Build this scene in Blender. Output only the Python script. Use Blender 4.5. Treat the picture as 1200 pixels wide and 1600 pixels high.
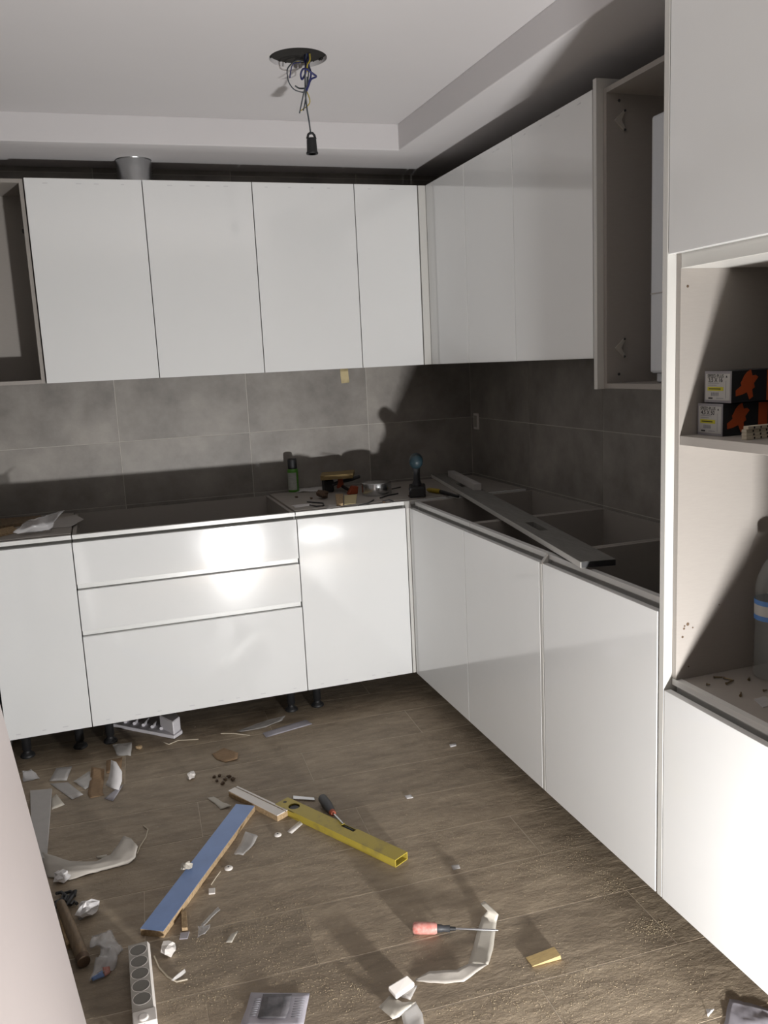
import bpy, bmesh, math, random
from mathutils import Vector, Matrix, noise
random.seed(7)
for o in list(bpy.data.objects): bpy.data.objects.remove(o)
SC = bpy.context.scene
COL = SC.collection

# ------------------------------------------------------------------ camera
CAM = Vector((-1.27574, -3.52381, 1.53670))
ROWS = ((0.94626685, -0.31988795, -0.04744208),      # image right
        (-0.09974914, -0.14916886, -0.98376764),     # image down
        (0.30761853, 0.93563901, -0.17306209))       # view direction
F = 1330.0
cd = bpy.data.cameras.new('camera')
cd.sensor_fit = 'VERTICAL'; cd.sensor_height = 36.0; cd.lens = F / 1600.0 * 36.0
cd.clip_start = 0.02; cd.clip_end = 50
cam = bpy.data.objects.new('camera', cd); COL.objects.link(cam)
r, d, f_ = (Vector(v) for v in ROWS)
cam.matrix_world = Matrix(((r.x, -d.x, -f_.x, CAM.x), (r.y, -d.y, -f_.y, CAM.y), (r.z, -d.z, -f_.z, CAM.z), (0, 0, 0, 1)))
SC.camera = cam

# ------------------------------------------------------------------ world, exposure
w = bpy.data.worlds.new('world'); SC.world = w; w.use_nodes = True
w.node_tree.nodes['Background'].inputs[0].default_value = (0.62, 0.6, 0.66, 1)
w.node_tree.nodes['Background'].inputs[1].default_value = 0.12
SC.view_settings.view_transform = 'Standard'; SC.view_settings.look = 'None'
SC.view_settings.gamma = 1.0; SC.view_settings.use_curve_mapping = False
SC.view_settings.exposure = 0.0
LAMP_POS = Vector((-0.345, -3.28, 0.150))     # floor work lamp behind the photographer's right foot
LAMP_AIM = Vector((-0.55, 0.0, 1.15))
LAMP_W = 76.0

# ------------------------------------------------------------------ helpers
def fl(px, py, z=0.0):
    """where the sight line through a photo pixel meets the horizontal surface at height z"""
    v = r * ((px - 600) / F) + d * ((py - 800) / F) + f_
    return CAM + v * ((z - CAM.z) / v.z)

def wpos(o):
    p = Vector(o.location); q = o.parent
    while q: p = p + Vector(q.location); q = q.parent
    return p

class MB:
    def __init__(s, T=None): s.v = []; s.f = []; s.sm = []; s.T = T
    def add(s, vs, fs, smooth=False):
        n = len(s.v); s.v += [Vector(s.T(Vector(p)) if s.T else p) for p in vs]
        s.f += [[n + i for i in q] for q in fs]; s.sm += [smooth] * len(fs); return s
    def box(s, x0, x1, y0, y1, z0, z1):
        return s.add([(x0,y0,z0),(x1,y0,z0),(x1,y1,z0),(x0,y1,z0),(x0,y0,z1),(x1,y0,z1),(x1,y1,z1),(x0,y1,z1)],
                     [(0,3,2,1),(4,5,6,7),(0,1,5,4),(1,2,6,5),(2,3,7,6),(3,0,4,7)])
    def prism(s, pts, vec, smooth=False):
        n = len(pts); vec = Vector(vec); a = [Vector(p) for p in pts]
        s.add(a + [p + vec for p in a], [list(range(n))[::-1], list(range(n, 2*n))] + [(i, (i+1) % n, n + (i+1) % n, n + i) for i in range(n)])
        return s
    def tube(s, path, rad, n=8, cap=True):
        P = [Vector(p) for p in path]; rr = rad if isinstance(rad, (list, tuple)) else [rad] * len(P)
        up = None; vs = []; fs = []
        for i, p in enumerate(P):
            t = (P[min(i+1, len(P)-1)] - P[max(i-1, 0)]).normalized()
            if up is None: up = t.orthogonal().normalized()
            up = (up - t * up.dot(t)); up = up.normalized() if up.length > 1e-6 else t.orthogonal().normalized()
            b = t.cross(up)
            for k in range(n):
                a = 2*math.pi*k/n; vs.append(p + (up*math.cos(a) + b*math.sin(a)) * rr[i])
        for i in range(len(P)-1):
            for k in range(n): fs.append((i*n+k, i*n+(k+1) % n, (i+1)*n+(k+1) % n, (i+1)*n+k))
        s.add(vs, fs, True)
        if cap: s.add(vs[:n], [list(range(n))[::-1]]); s.add(vs[-n:], [list(range(n))])
        return s
    def lathe(s, prof, org=(0,0,0), axis=(0,0,1), n=24, smooth=True):
        q = Vector((0,0,1)).rotation_difference(Vector(axis).normalized()); o = Vector(org); vs = []; fs = []
        for (rd, h) in prof:
            for k in range(n):
                a = 2*math.pi*k/n; vs.append(o + q @ Vector((rd*math.cos(a), rd*math.sin(a), h)))
        for i in range(len(prof)-1):
            for k in range(n): fs.append((i*n+k, i*n+(k+1) % n, (i+1)*n+(k+1) % n, (i+1)*n+k))
        s.add(vs, fs, smooth)
        if prof[0][0] > 1e-5: s.add(vs[:n], [list(range(n))[::-1]])
        if prof[-1][0] > 1e-5: s.add(vs[-n:], [list(range(n))])
        return s
    def hole_plate(s, x0, x1, y0, y1, cx, cy, rad, z, up=True, n=32, smooth=False):
        """flat rectangle at height z with a round hole"""
        cir = []; sq = []
        for k in range(n):
            a = 2*math.pi*(k+.5)/n - math.pi*0.75; c, q = math.cos(a), math.sin(a)
            cir.append((cx+rad*c, cy+rad*q, z))
            m = max(abs(c), abs(q)); tx, ty = c/m, q/m
            sq.append((cx + tx*((x1-cx) if tx > 0 else (cx-x0)), cy + ty*((y1-cy) if ty > 0 else (cy-y0)), z))
        cor = [(x0,y0,z),(x1,y0,z),(x1,y1,z),(x0,y1,z)]
        # snap nearest square points to the four corners
        for c4 in cor:
            i = min(range(n), key=lambda j: (sq[j][0]-c4[0])**2 + (sq[j][1]-c4[1])**2); sq[i] = c4
        fs = [((k, n+k, n+(k+1) % n, (k+1) % n) if up else (k, (k+1) % n, n+(k+1) % n, n+k)) for k in range(n)]
        return s.add(cir + sq, fs)
    def sheet(s, rows, thick=0.0008, smooth=True):
        """grid of points -> thin solid sheet"""
        R_, C_ = len(rows), len(rows[0]); top = [Vector(p) for q in rows for p in q]
        bot = []
        for i in range(R_):
            for j in range(C_):
                a = top[min(i+1,R_-1)*C_+j] - top[max(i-1,0)*C_+j]; b = top[i*C_+min(j+1,C_-1)] - top[i*C_+max(j-1,0)]
                nn = a.cross(b); nn = nn.normalized() if nn.length > 1e-9 else Vector((0,0,1))
                if nn.z < 0: nn = -nn
                bot.append(top[i*C_+j] - nn*thick)
        N = R_*C_; fs = []
        for i in range(R_-1):
            for j in range(C_-1):
                a, b, c, e = i*C_+j, i*C_+j+1, (i+1)*C_+j+1, (i+1)*C_+j
                fs.append((a,b,c,e)); fs.append((N+a,N+e,N+c,N+b))
        for j in range(C_-1):
            fs.append((j, N+j, N+j+1, j+1)); k = (R_-1)*C_+j; fs.append((k, k+1, N+k+1, N+k))
        for i in range(R_-1):
            k = i*C_; fs.append((k, k+C_, N+k+C_, N+k)); k = i*C_+C_-1; fs.append((k, N+k, N+k+C_, k+C_))
        return s.add(top + bot, fs, smooth)
    def build(s, name, mat, parent=None, bevel=0.0, fix=True, seg=1):
        if parent is None:
            xs = [p.x for p in s.v]; ys = [p.y for p in s.v]; zs = [p.z for p in s.v]
            org = Vector(((min(xs)+max(xs))/2, (min(ys)+max(ys))/2, min(zs))); loc = org
        else: org = wpos(parent); loc = Vector((0,0,0))
        me = bpy.data.meshes.new(name); me.from_pydata([p - org for p in s.v], [], s.f)
        for pl, q in zip(me.polygons, s.sm): pl.use_smooth = q
        if fix or bevel:
            bm = bmesh.new(); bm.from_mesh(me)
            if bevel: bmesh.ops.remove_doubles(bm, verts=bm.verts, dist=1e-6)
            if fix: bmesh.ops.recalc_face_normals(bm, faces=bm.faces)
            if bevel:
                es = [e for e in bm.edges if len(e.link_faces) == 2 and e.calc_face_angle(0) > 0.6]
                bmesh.ops.bevel(bm, geom=es, offset=bevel, segments=seg, affect='EDGES', profile=0.5, clamp_overlap=True)
            bm.to_mesh(me); bm.free()
        me.materials.append(mat)
        o = bpy.data.objects.new(name, me); o.location = loc; o.parent = parent; COL.objects.link(o); return o

def empty(name, loc):
    o = bpy.data.objects.new(name, None); o.location = loc; o.empty_display_size = .05; COL.objects.link(o); return o
def tag(o, label, cat, group=None):
    o['label'] = label; o['category'] = cat
    if group: o['group'] = group
    return o
def struct(o, label=None):
    o['kind'] = 'structure'
    if label: o['label'] = label
    return o
def thing(name, loc, label, cat, group=None): return tag(empty(name, loc), label, cat, group)
def inst(src, name, parent, loc):
    o = bpy.data.objects.new(name, src); o.parent = parent; o.location = loc; COL.objects.link(o); return o

# ------------------------------------------------------------------ materials
def mat(name, col, rough=.5, metal=0., spec=.5, var=0., vscale=8., stretch=(1,1,1), col2=None, bump=0., bscale=60., trans=0., alpha=1., coat=0., rand=False, bstretch=(1,1,1), ior=1.5, contrast=(.35,.65), detail=6., hue_rand=0.):
    m = bpy.data.materials.new(name); m.use_nodes = True; nt = m.node_tree; N = nt.nodes; L = nt.links
    b = N['Principled BSDF']; b.inputs['Base Color'].default_value = (*col, 1); b.inputs['Roughness'].default_value = rough
    b.inputs['Metallic'].default_value = metal; b.inputs['Specular IOR Level'].default_value = spec; b.inputs['IOR'].default_value = ior
    b.inputs['Transmission Weight'].default_value = trans; b.inputs['Alpha'].default_value = alpha
    b.inputs['Coat Weight'].default_value = coat; b.inputs['Coat Roughness'].default_value = .05
    tc = N.new('ShaderNodeTexCoord'); vec = tc.outputs['Object']
    if rand:
        oi = N.new('ShaderNodeObjectInfo'); mu = N.new('ShaderNodeMath'); mu.operation = 'MULTIPLY'; mu.inputs[1].default_value = 37.
        L.new(oi.outputs['Random'], mu.inputs[0]); ad = N.new('ShaderNodeVectorMath'); ad.operation = 'ADD'
        L.new(vec, ad.inputs[0]); L.new(mu.outputs[0], ad.inputs[1]); vec = ad.outputs[0]
    if var or col2:
        mp = N.new('ShaderNodeMapping'); mp.inputs['Scale'].default_value = stretch; L.new(vec, mp.inputs[0])
        nz = N.new('ShaderNodeTexNoise'); nz.inputs['Scale'].default_value = vscale; nz.inputs['Detail'].default_value = detail; nz.inputs['Roughness'].default_value = .62
        L.new(mp.outputs[0], nz.inputs[0]); cr = N.new('ShaderNodeValToRGB'); e = cr.color_ramp.elements
        c2 = col2 or tuple(max(0, c*(1-var)) for c in col)
        e[0].position, e[1].position = contrast; e[0].color = (*c2, 1); e[1].color = (*col, 1)
        L.new(nz.outputs['Fac'], cr.inputs[0]); out = cr.outputs[0]
        if hue_rand:
            hs = N.new('ShaderNodeHueSaturation'); mr = N.new('ShaderNodeMapRange'); mr.inputs['To Min'].default_value = 1-hue_rand; mr.inputs['To Max'].default_value = 1+hue_rand
            L.new(oi.outputs['Random'], mr.inputs[0]); L.new(mr.outputs[0], hs.inputs['Value']); L.new(out, hs.inputs['Color']); out = hs.outputs[0]
        L.new(out, b.inputs['Base Color'])
    if bump:
        mp2 = N.new('ShaderNodeMapping'); mp2.inputs['Scale'].default_value = bstretch; L.new(vec, mp2.inputs[0])
        n2 = N.new('ShaderNodeTexNoise'); n2.inputs['Scale'].default_value = bscale; n2.inputs['Detail'].default_value = 5
        L.new(mp2.outputs[0], n2.inputs[0]); bp = N.new('ShaderNodeBump'); bp.inputs['Strength'].default_value = 1.; bp.inputs['Distance'].default_value = bump
        L.new(n2.outputs['Fac'], bp.inputs['Height']); L.new(bp.outputs[0], b.inputs['Normal'])
    return m

M = {}
M['gloss'] = mat('white_gloss_lacquer', (.80,.805,.80), .085, spec=1., bump=.00012, bscale=14, var=.02, vscale=2.)
M['loose'] = mat('pinkish_white_laminate', (.44,.395,.385), .45, var=.03, vscale=3.)
M['edge'] = mat('white_edge_band', (.60,.59,.56), .35)
M['melamine'] = mat('pale_melamine', (.34,.312,.285), .5, var=.04, vscale=40., stretch=(1,1,8))
M['tab'] = mat('translucent_film_tab', (.60,.60,.61), .4)
M['rail'] = mat('white_aluminium_rail', (.72,.72,.70), .3)
M['plaster'] = mat('ceiling_plaster', (.68,.66,.665), .9, var=.02, vscale=2.)
M['paint'] = mat('wall_paint', (.22,.21,.20), .9, var=.03, vscale=2.)
M['walltile'] = mat('concrete_look_tile', (.355,.33,.30), .5, col2=(.185,.17,.155), vscale=4.5, rand=True, contrast=(.28,.70), bump=.0006, bscale=22, hue_rand=.05)
M['grout'] = mat('tile_grout', (.56,.53,.49), .9, var=.1, vscale=30.)
def floor_mat():
    m = mat('wood_look_tile', (.2,.16,.12), .6, rand=True, bump=.006, bscale=13., bstretch=(1.,1.7,1.)); nt = m.node_tree; N = nt.nodes; L = nt.links
    b = N['Principled BSDF']; add = [n for n in N if n.type == 'VECT_MATH'][0]; oi = [n for n in N if n.type == 'OBJECT_INFO'][0]
    def nz(scale, st, det=6., rg=.62):
        mp = N.new('ShaderNodeMapping'); mp.inputs['Scale'].default_value = st; L.new(add.outputs[0], mp.inputs[0])
        q = N.new('ShaderNodeTexNoise'); q.inputs['Scale'].default_value = scale; q.inputs['Detail'].default_value = det; q.inputs['Roughness'].default_value = rg; L.new(mp.outputs[0], q.inputs[0]); return q.outputs['Fac']
    def ramp(fac, p0, c0, p1, c1):
        q = N.new('ShaderNodeValToRGB'); e = q.color_ramp.elements; e[0].position = p0; e[0].color = (*c0,1); e[1].position = p1; e[1].color = (*c1,1); L.new(fac, q.inputs[0]); return q.outputs[0]
    def mix(f, a, c, mode='MIX'):
        q = N.new('ShaderNodeMix'); q.data_type = 'RGBA'; q.blend_type = mode
        if isinstance(f, float): q.inputs[0].default_value = f
        else: L.new(f, q.inputs[0])
        L.new(a, q.inputs[6]); L.new(c, q.inputs[7]); return q.outputs[2]
    big = ramp(nz(2.6, (1,2.2,1)), .30, (.285,.228,.164), .72, (.385,.314,.230))
    str_ = ramp(nz(9., (1,3.2,1), 8.), .33, (.70,.68,.66), .68, (1.10,1.09,1.07))
    c = mix(1., big, str_, 'MULTIPLY')
    dustm = ramp(nz(70., (1,1.4,1), 4.), .60, (0,0,0), .72, (.55,.55,.55)); dc = N.new('ShaderNodeRGB'); dc.outputs[0].default_value = (.50,.41,.29,1)
    c = mix(dustm, c, dc.outputs[0])
    mr = N.new('ShaderNodeMapRange'); mr.inputs['To Min'].default_value = .88; mr.inputs['To Max'].default_value = 1.12; L.new(oi.outputs['Random'], mr.inputs[0])
    hs = N.new('ShaderNodeHueSaturation'); L.new(mr.outputs[0], hs.inputs['Value']); L.new(c, hs.inputs['Color']); L.new(hs.outputs[0], b.inputs['Base Color'])
    bp = [n for n in N if n.type == 'BUMP'][0]; b2 = N.new('ShaderNodeBump'); b2.inputs['Distance'].default_value = .0028; L.new(nz(48., (1,1.8,1), 6., .7), b2.inputs['Height']); L.new(bp.outputs[0], b2.inputs['Normal']); L.new(b2.outputs[0], b.inputs['Normal'])
    return m
M['floortile'] = floor_mat()
M['floorgrout'] = mat('floor_grout', (.62,.53,.42), .9, var=.2, vscale=40.)
M['black'] = mat('black_plastic', (.010,.010,.011), .55)
M['void'] = mat('dark_plasterboard_void', (.02,.018,.016), .95)
M['darkgrey'] = mat('dark_grey_rubber', (.035,.036,.04), .5)
M['steel'] = mat('brushed_steel', (.55,.55,.56), .25, metal=1., bump=.0001, bscale=90)
M['tin'] = mat('galvanised_tin', (.6,.61,.62), .22, metal=1., bump=.0002, bscale=30)
M['foil'] = mat('aluminium_duct_foil', (.55,.56,.57), .3, metal=1., bump=.0015, bscale=35)
M['blue_wire'] = mat('blue_wire_plastic', (.03,.035,.14), .45)
M['grey_wire'] = mat('grey_wire_plastic', (.06,.07,.08), .45)
M['yellow_wire'] = mat('yellow_green_wire_plastic', (.42,.33,.05), .45)
M['paper'] = mat('white_paper', (.74,.72,.72), .8, var=.08, vscale=20.)
M['greycard'] = mat('grey_card', (.46,.44,.425), .8, var=.08, vscale=20.)
M['cardboard'] = mat('brown_cardboard', (.30,.195,.11), .85, var=.2, vscale=30., stretch=(1,4,1))
M['film'] = mat('translucent_plastic_film', (.62,.60,.58), .25, alpha=.55, spec=.7, var=.06, vscale=25.)
M['clear'] = mat('clear_plastic_film', (.70,.69,.70), .15, alpha=.42, spec=.9, bump=.002, bscale=30)
M['foam'] = mat('foam_wrap', (.52,.48,.43), .75, alpha=.93, var=.1, vscale=20.)
M['tape'] = mat('masking_tape', (.57,.53,.46), .6, alpha=.9, var=.08, vscale=20.)
M['masking'] = mat('yellow_masking_paper', (.62,.52,.30), .8)
M['blue'] = mat('blue_protective_film', (.23,.35,.66), .35, var=.12, vscale=12.)
M['chip'] = mat('raw_chipboard', (.47,.34,.20), .9, col2=(.28,.19,.10), vscale=120.)
M['wood'] = mat('pine_wood', (.55,.40,.18), .7, var=.25, vscale=14., stretch=(2,12,12))
M['dullwood'] = mat('dull_yellow_wood', (.27,.19,.075), .8, var=.3, vscale=14., stretch=(2,12,12))
M['oldwood'] = mat('worn_handle_wood', (.20,.135,.075), .6, var=.4, vscale=25., stretch=(6,1,1))
M['yellow'] = mat('yellow_level_paint', (.43,.335,.05), .45, col2=(.25,.20,.07), vscale=18., contrast=(.22,.5))
M['redhandle'] = mat('faded_red_plastic', (.50,.16,.13), .5, col2=(.56,.30,.26), vscale=90.)
M['orange'] = mat('orange_plastic', (.26,.045,.012), .5)
M['socketgrey'] = mat('grey_socket_plastic', (.40,.375,.335), .5)
M['cup'] = mat('dark_grey_socket_cup', (.16,.15,.13), .5)
M['whiteplastic'] = mat('white_plastic', (.74,.70,.66), .4)
M['poly'] = mat('white_polystyrene', (.66,.64,.67), .7, bump=.0008, bscale=120)
M['boiler'] = mat('white_appliance_enamel', (.58,.60,.63), .35)
M['plank'] = mat('grey_board', (.20,.195,.18), .6, var=.25, vscale=14., stretch=(8,1,1))
M['drillteal'] = mat('teal_tool_plastic', (.014,.034,.045), .45)
M['green'] = mat('green_can_paint', (.08,.27,.03), .35)
M['canlabel'] = mat('pale_can_label', (.42,.44,.40), .5, var=.25, vscale=60., stretch=(1,1,3))
M['ytool'] = mat('yellow_tool_plastic', (.38,.27,.02), .45)
M['brown'] = mat('dull_brown_offcut', (.12,.075,.045), .8, var=.3, vscale=30.)
M['boxgrey'] = mat('grey_box_end', (.26,.25,.27), .6)
M['boxblack'] = mat('black_box_card', (.012,.013,.016), .5)
M['boxorange'] = mat('orange_print', (.42,.07,.015), .6)
M['labelwhite'] = mat('white_label_paper', (.44,.435,.42), .6)
M['labelyellow'] = mat('yellow_label_print', (.50,.46,.02), .6)
M['ink'] = mat('black_ink', (.012,.012,.014), .7)
M['inkgrey'] = mat('grey_ink', (.25,.25,.27), .7)
M['purple'] = mat('purple_cap_plastic', (.10,.05,.32), .4)
M['pet'] = mat('clear_bottle_plastic', (.40,.43,.43), .12, alpha=.22, spec=.8, bump=.003, bscale=28)
M['bluelabel'] = mat('blue_bottle_label', (.08,.20,.48), .5)
M['screw'] = mat('brass_screw', (.22,.17,.10), .4, metal=.8)
M['dust'] = mat('pale_sawdust', (.46,.37,.24), .95, var=.4, vscale=50.)
M['print'] = mat('grey_printed_sheet', (.40,.38,.42), .5, var=.1, vscale=20.)
M['photo'] = mat('dark_printed_picture', (.16,.15,.16), .5, col2=(.05,.05,.055), vscale=26., stretch=(1,1,1))
M['bone'] = mat('clear_dark_glass', (.1,.12,.08), .1)
M['sticks'] = mat('pale_sliver', (.52,.46,.36), .8)

# ------------------------------------------------------------------ main dimensions (metres)
XW, YW, XL, YR = .64, .70, -1.76, -5.2      # right wall, back wall, left wall, rear wall
ZS, ZC = 2.455, 2.565                       # soffit, tray ceiling
ZB, ZD, ZT = .12, .892, .918                # base fronts bottom, top, carcass top
UY, UX, UZ0, UZ1 = .362, .282, 1.516, 2.34  # wall cabinets: front planes, bottom, top

# ------------------------------------------------------------------ floor
fo = struct(MB().box(XL-.1, XW+.1, YR-.1, YW+.1, -.08, -.0009).build('floor', M['floorgrout']), 'brown wood-look tiled floor with pale grout, dusty')
A = -.043; ca, sa = math.cos(A), math.sin(A); REF = Vector((-.3, -.115))
def rotf(p): x, y = p.x - REF.x, p.y - REF.y; return Vector((REF.x + ca*x - sa*y, REF.y + sa*x + ca*y, p.z))
TW, TL, G = .2462, 1.2, .0042
butts = {0: -.106, 4: -.043, 5: -.807, 7: -.307, 1: -.62, 2: -1.05, 3: -.52, 6: -1.1, 8: -.75, -1: -.7, -2: -.2, -3: -.9}
tile_shared = {}
for k in range(-4, 22):
    y1 = REF.y - k*TW - G/2; y0 = REF.y - (k+1)*TW + G/2
    if y1 > YW: y1 = YW - .03
    if y0 > YW - .05 or y0 < YR: continue
    x = butts.get(k, -.3 - .37*(k % 3)) - 4*TL
    while x < XW:
        a, b = max(x + .0011, XL - .05), min(x + TL - .0011, XW + .05); x += TL
        if b - a < .03: continue
        key = (round(b-a, 3), round(y1-y0, 3))
        if key not in tile_shared:
            m_ = MB().box(-(b-a)/2, (b-a)/2, -(y1-y0)/2, (y1-y0)/2, -.006, 0)
            t_ = m_.build('floor_tile', M['floortile'], fo, bevel=.0005); tile_shared[key] = t_.data
        else:
            t_ = inst(tile_shared[key], 'floor_tile', fo, (0,0,0))
        c = rotf(Vector(((a+b)/2, (y0+y1)/2, 0)))
        t_.location = c - Vector(fo.location); t_.rotation_euler = (0, 0, A)
# meshes were built relative to the floor's origin: shift them back once
for key, me in tile_shared.items(): me.transform(Matrix.Translation(Vector(fo.location)))

# ------------------------------------------------------------------ walls
wb = struct(MB().box(XL-.1, XW+.1, YW-.0092, YW+.1, -.08, 2.9).build('wall_back', M['grout']), 'back wall faced with large concrete-look tiles')
wr = struct(MB().box(XW-.0092, XW+.1, YR-.1, YW-.0092, -.08, 2.9).build('wall_right', M['grout']), 'right wall faced with large concrete-look tiles')
struct(MB().box(XL-.1, XL, YR-.1, YW-.002, -.08, 2.9).build('wall_left', M['paint']), 'plain painted left wall')
struct(MB().box(XL, XW-.002, YR-.1, YR, -.08, 2.9).build('wall_rear', M['paint']), 'plain painted wall behind the camera')
rows = [(.319,.621),(.621,.923),(.923,1.225),(1.225,1.527),(1.527,1.829),(1.829,2.131),(2.131,2.433),(2.433,2.456)]
tm = {}
def wtile(parent, x0, x1, y0, y1, z0, z1):
    key = (round(x1-x0,3), round(y1-y0,3), round(z1-z0,3)); c = Vector(((x0+x1)/2, (y0+y1)/2, (z0+z1)/2))
    if key not in tm:
        h = [(x1-x0)/2, (y1-y0)/2, (z1-z0)/2]
        o = MB().box(-h[0]+parent.location.x, h[0]+parent.location.x, -h[1]+parent.location.y, h[1]+parent.location.y, -h[2]+parent.location.z, h[2]+parent.location.z).build('wall_tile', M['walltile'], parent, bevel=.0004)
        tm[key] = o.data
    else: o = inst(tm[key], 'wall_tile', parent, (0,0,0))
    o.location = c - Vector(parent.location)
g = .0015
for z0, z1 in rows:
    ex = [XL+.002, -1.187, -.57, .047, XW-.011]
    for a, b in zip(ex, ex[1:]): wtile(wb, a+g, b-g, YW-.0105, YW-.0085, z0+g, z1-g)
    ey = [YW-.012, .039, -.575, -1.19, -1.795]
    for a, b in zip(ey, ey[1:]): wtile(wr, XW-.0105, XW-.0085, b+g, a-g, z0+g, z1-g)

# ------------------------------------------------------------------ ceiling with tray, soffit and the cut hole
HX, HY, HR = -.51, -.50, .098
cb = MB(); S = .16
cb.hole_plate(HX-S, HX+S, HY-S, HY+S, HX, HY, HR, ZC, up=False, n=40)
cb.hole_plate(HX-S, HX+S, HY-S, HY+S, HX, HY, HR, ZC+.016, up=True, n=40)
cir = []
for k in range(40):
    a = 2*math.pi*(k+.5)/40; rr = HR
    cir.append((HX+rr*math.cos(a), HY+rr*math.sin(a)))
cb.add([(x,y,ZC) for x,y in cir]+[(x,y,ZC+.016) for x,y in cir], [(k,(k+1)%40,40+(k+1)%40,40+k) for k in range(40)], True)
for (x0,x1,y0,y1) in ((XL,HX-S,YR,YW),(HX+S,XW,YR,YW),(HX-S,HX+S,YR,HY-S),(HX-S,HX+S,HY+S,YW)):
    cb.add([(x0,y0,ZC),(x1,y0,ZC),(x1,y1,ZC),(x0,y1,ZC)], [(0,3,2,1)]); cb.add([(x0,y0,ZC+.016),(x1,y0,ZC+.016),(x1,y1,ZC+.016),(x0,y1,ZC+.016)], [(0,1,2,3)])
ce = struct(cb.build('ceiling', M['plaster'], fix=False), 'white tray ceiling with a round hole cut for a lamp')
so = MB()
pl = [(XL,.272),(.104,.215),(.135,-1.41),(.155,YR),(XW-.012,YR),(XW-.012,YW-.012),(XL,YW-.012)]
so.prism([(x,y,ZS) for x,y in pl], (0,0,ZC-ZS+.001)); so.build('soffit', M['plaster'], ce, bevel=.004, seg=2)
vb = MB(); n = 40
vb.lathe([(.0001,.33),(.24,.33),(.24,.0)], (HX,HY,ZC+.0165), n=24); vb.build('hole_cavity', M['void'], ce, fix=False)
# broken plaster rim
rm = MB()
for k in range(26):
    a = random.uniform(0, 2*math.pi); q = random.uniform(.003,.007); c = Vector((HX+(HR-q*.3)*math.cos(a), HY+(HR-q*.3)*math.sin(a), ZC+random.uniform(.012,.018)))
    rm.lathe([(q*.3,-q*.6),(q,0),(q*.5,q*.6)], c, n=6, smooth=False)
o_ = rm.build('broken_plaster_rim', M['void'], ce); o_['kind'] = 'stuff'

# ------------------------------------------------------------------ floor work lamp (behind the camera, the only light)
wl = thing('work_lamp', (LAMP_POS.x, LAMP_POS.y, 0), 'black halogen floodlight standing on the floor behind the photographer', 'work lamp')
aim = (LAMP_AIM - LAMP_POS).normalized(); side = aim.cross(Vector((0,0,1))).normalized(); upv = side.cross(aim)
fr = Matrix((side, aim, upv)).transposed()
def LT(p): return LAMP_POS + fr @ p
MB(LT).box(-.095,.095,-.075,-.012,-.07,.07).build('lamp_housing', M['black'], wl, bevel=.01, seg=2)
m_ = MB(LT)
m_.box(-.095,.095,-.012,.004,.056,.07).box(-.095,.095,-.012,.004,-.07,-.056).box(-.095,-.081,-.012,.004,-.056,.056).box(.081,.095,-.012,.004,-.056,.056)
m_.build('lamp_frame', M['steel'], wl, bevel=.002)
b_ = LAMP_POS - aim*.04
for s_ in (-1,1):
    e = b_ + side*.11*s_
    MB().tube([b_ + side*.09*s_, e, Vector((e.x, e.y, .02)), Vector((e.x, e.y, .008)) ], .008).build('stand_leg', M['darkgrey'], wl)
    MB().tube([Vector((e.x, e.y-.1, .008)), Vector((e.x, e.y+.1, .008))], .008).build('stand_foot', M['darkgrey'], wl)
ld = bpy.data.lights.new('halogen_light', 'AREA'); ld.shape = 'RECTANGLE'; ld.size = .115; ld.size_y = .08; ld.energy = LAMP_W; ld.color = (1, .99, .98)
lo = bpy.data.objects.new('halogen_light', ld); COL.objects.link(lo); lo.parent = wl
zax = -aim; xax = side; yax = zax.cross(xax)
lm = Matrix((xax, yax, zax)).transposed().to_4x4(); lm.translation = LAMP_POS - Vector(wl.location)
lo.matrix_local = lm

# ------------------------------------------------------------------ cabinets
def TB(p): return Vector(p)                                  # back run: local x = X, y = depth
def TR(p): return Vector((p.y, -p.x, p.z))                   # right run: local x runs towards the camera
def UB(p): return Vector((p.x, UY + p.y, p.z))
def UR(p): return Vector((UX + p.y, UY - p.x, p.z))
PT = .016
leg_me = None
def add_leg(root, p):
    global leg_me
    if leg_me is None:
        m = MB(); m.lathe([(.028,0),(.03,.004),(.026,.012),(.016,.018),(.014,.03),(.018,.032),(.018,.075),(.02,.078),(.022,.115),(.032,.117),(.032,.12)], n=14)
        me = bpy.data.meshes.new('leg'); me.from_pydata(m.v, [], m.f); me.materials.append(M['black'])
        for q in me.polygons: q.use_smooth = True
        leg_me = me
    inst(leg_me, 'leg', root, Vector(p) - wpos(root))

def tabs(door, T, x0, x1, z, n, y=-.0006):
    for i in range(n):
        x = x0 + (x1-x0)*(i+.5)/n + random.uniform(-.03,.03); wd = random.uniform(.006,.012)
        MB(T).box(x-wd, x+wd, y, 0, z-.0018, z+.0018).build('film_tab', M['tab'], door)

def side_prof(m, x0, x1, dep, ztop, y0=.025):
    m.prism([(x0,y0,ZB),(x0,dep,ZB),(x0,dep,ztop),(x0,.045,ztop),(x0,.045,ztop-.064),(x0,y0,ztop-.064)], (x1-x0,0,0))

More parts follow.
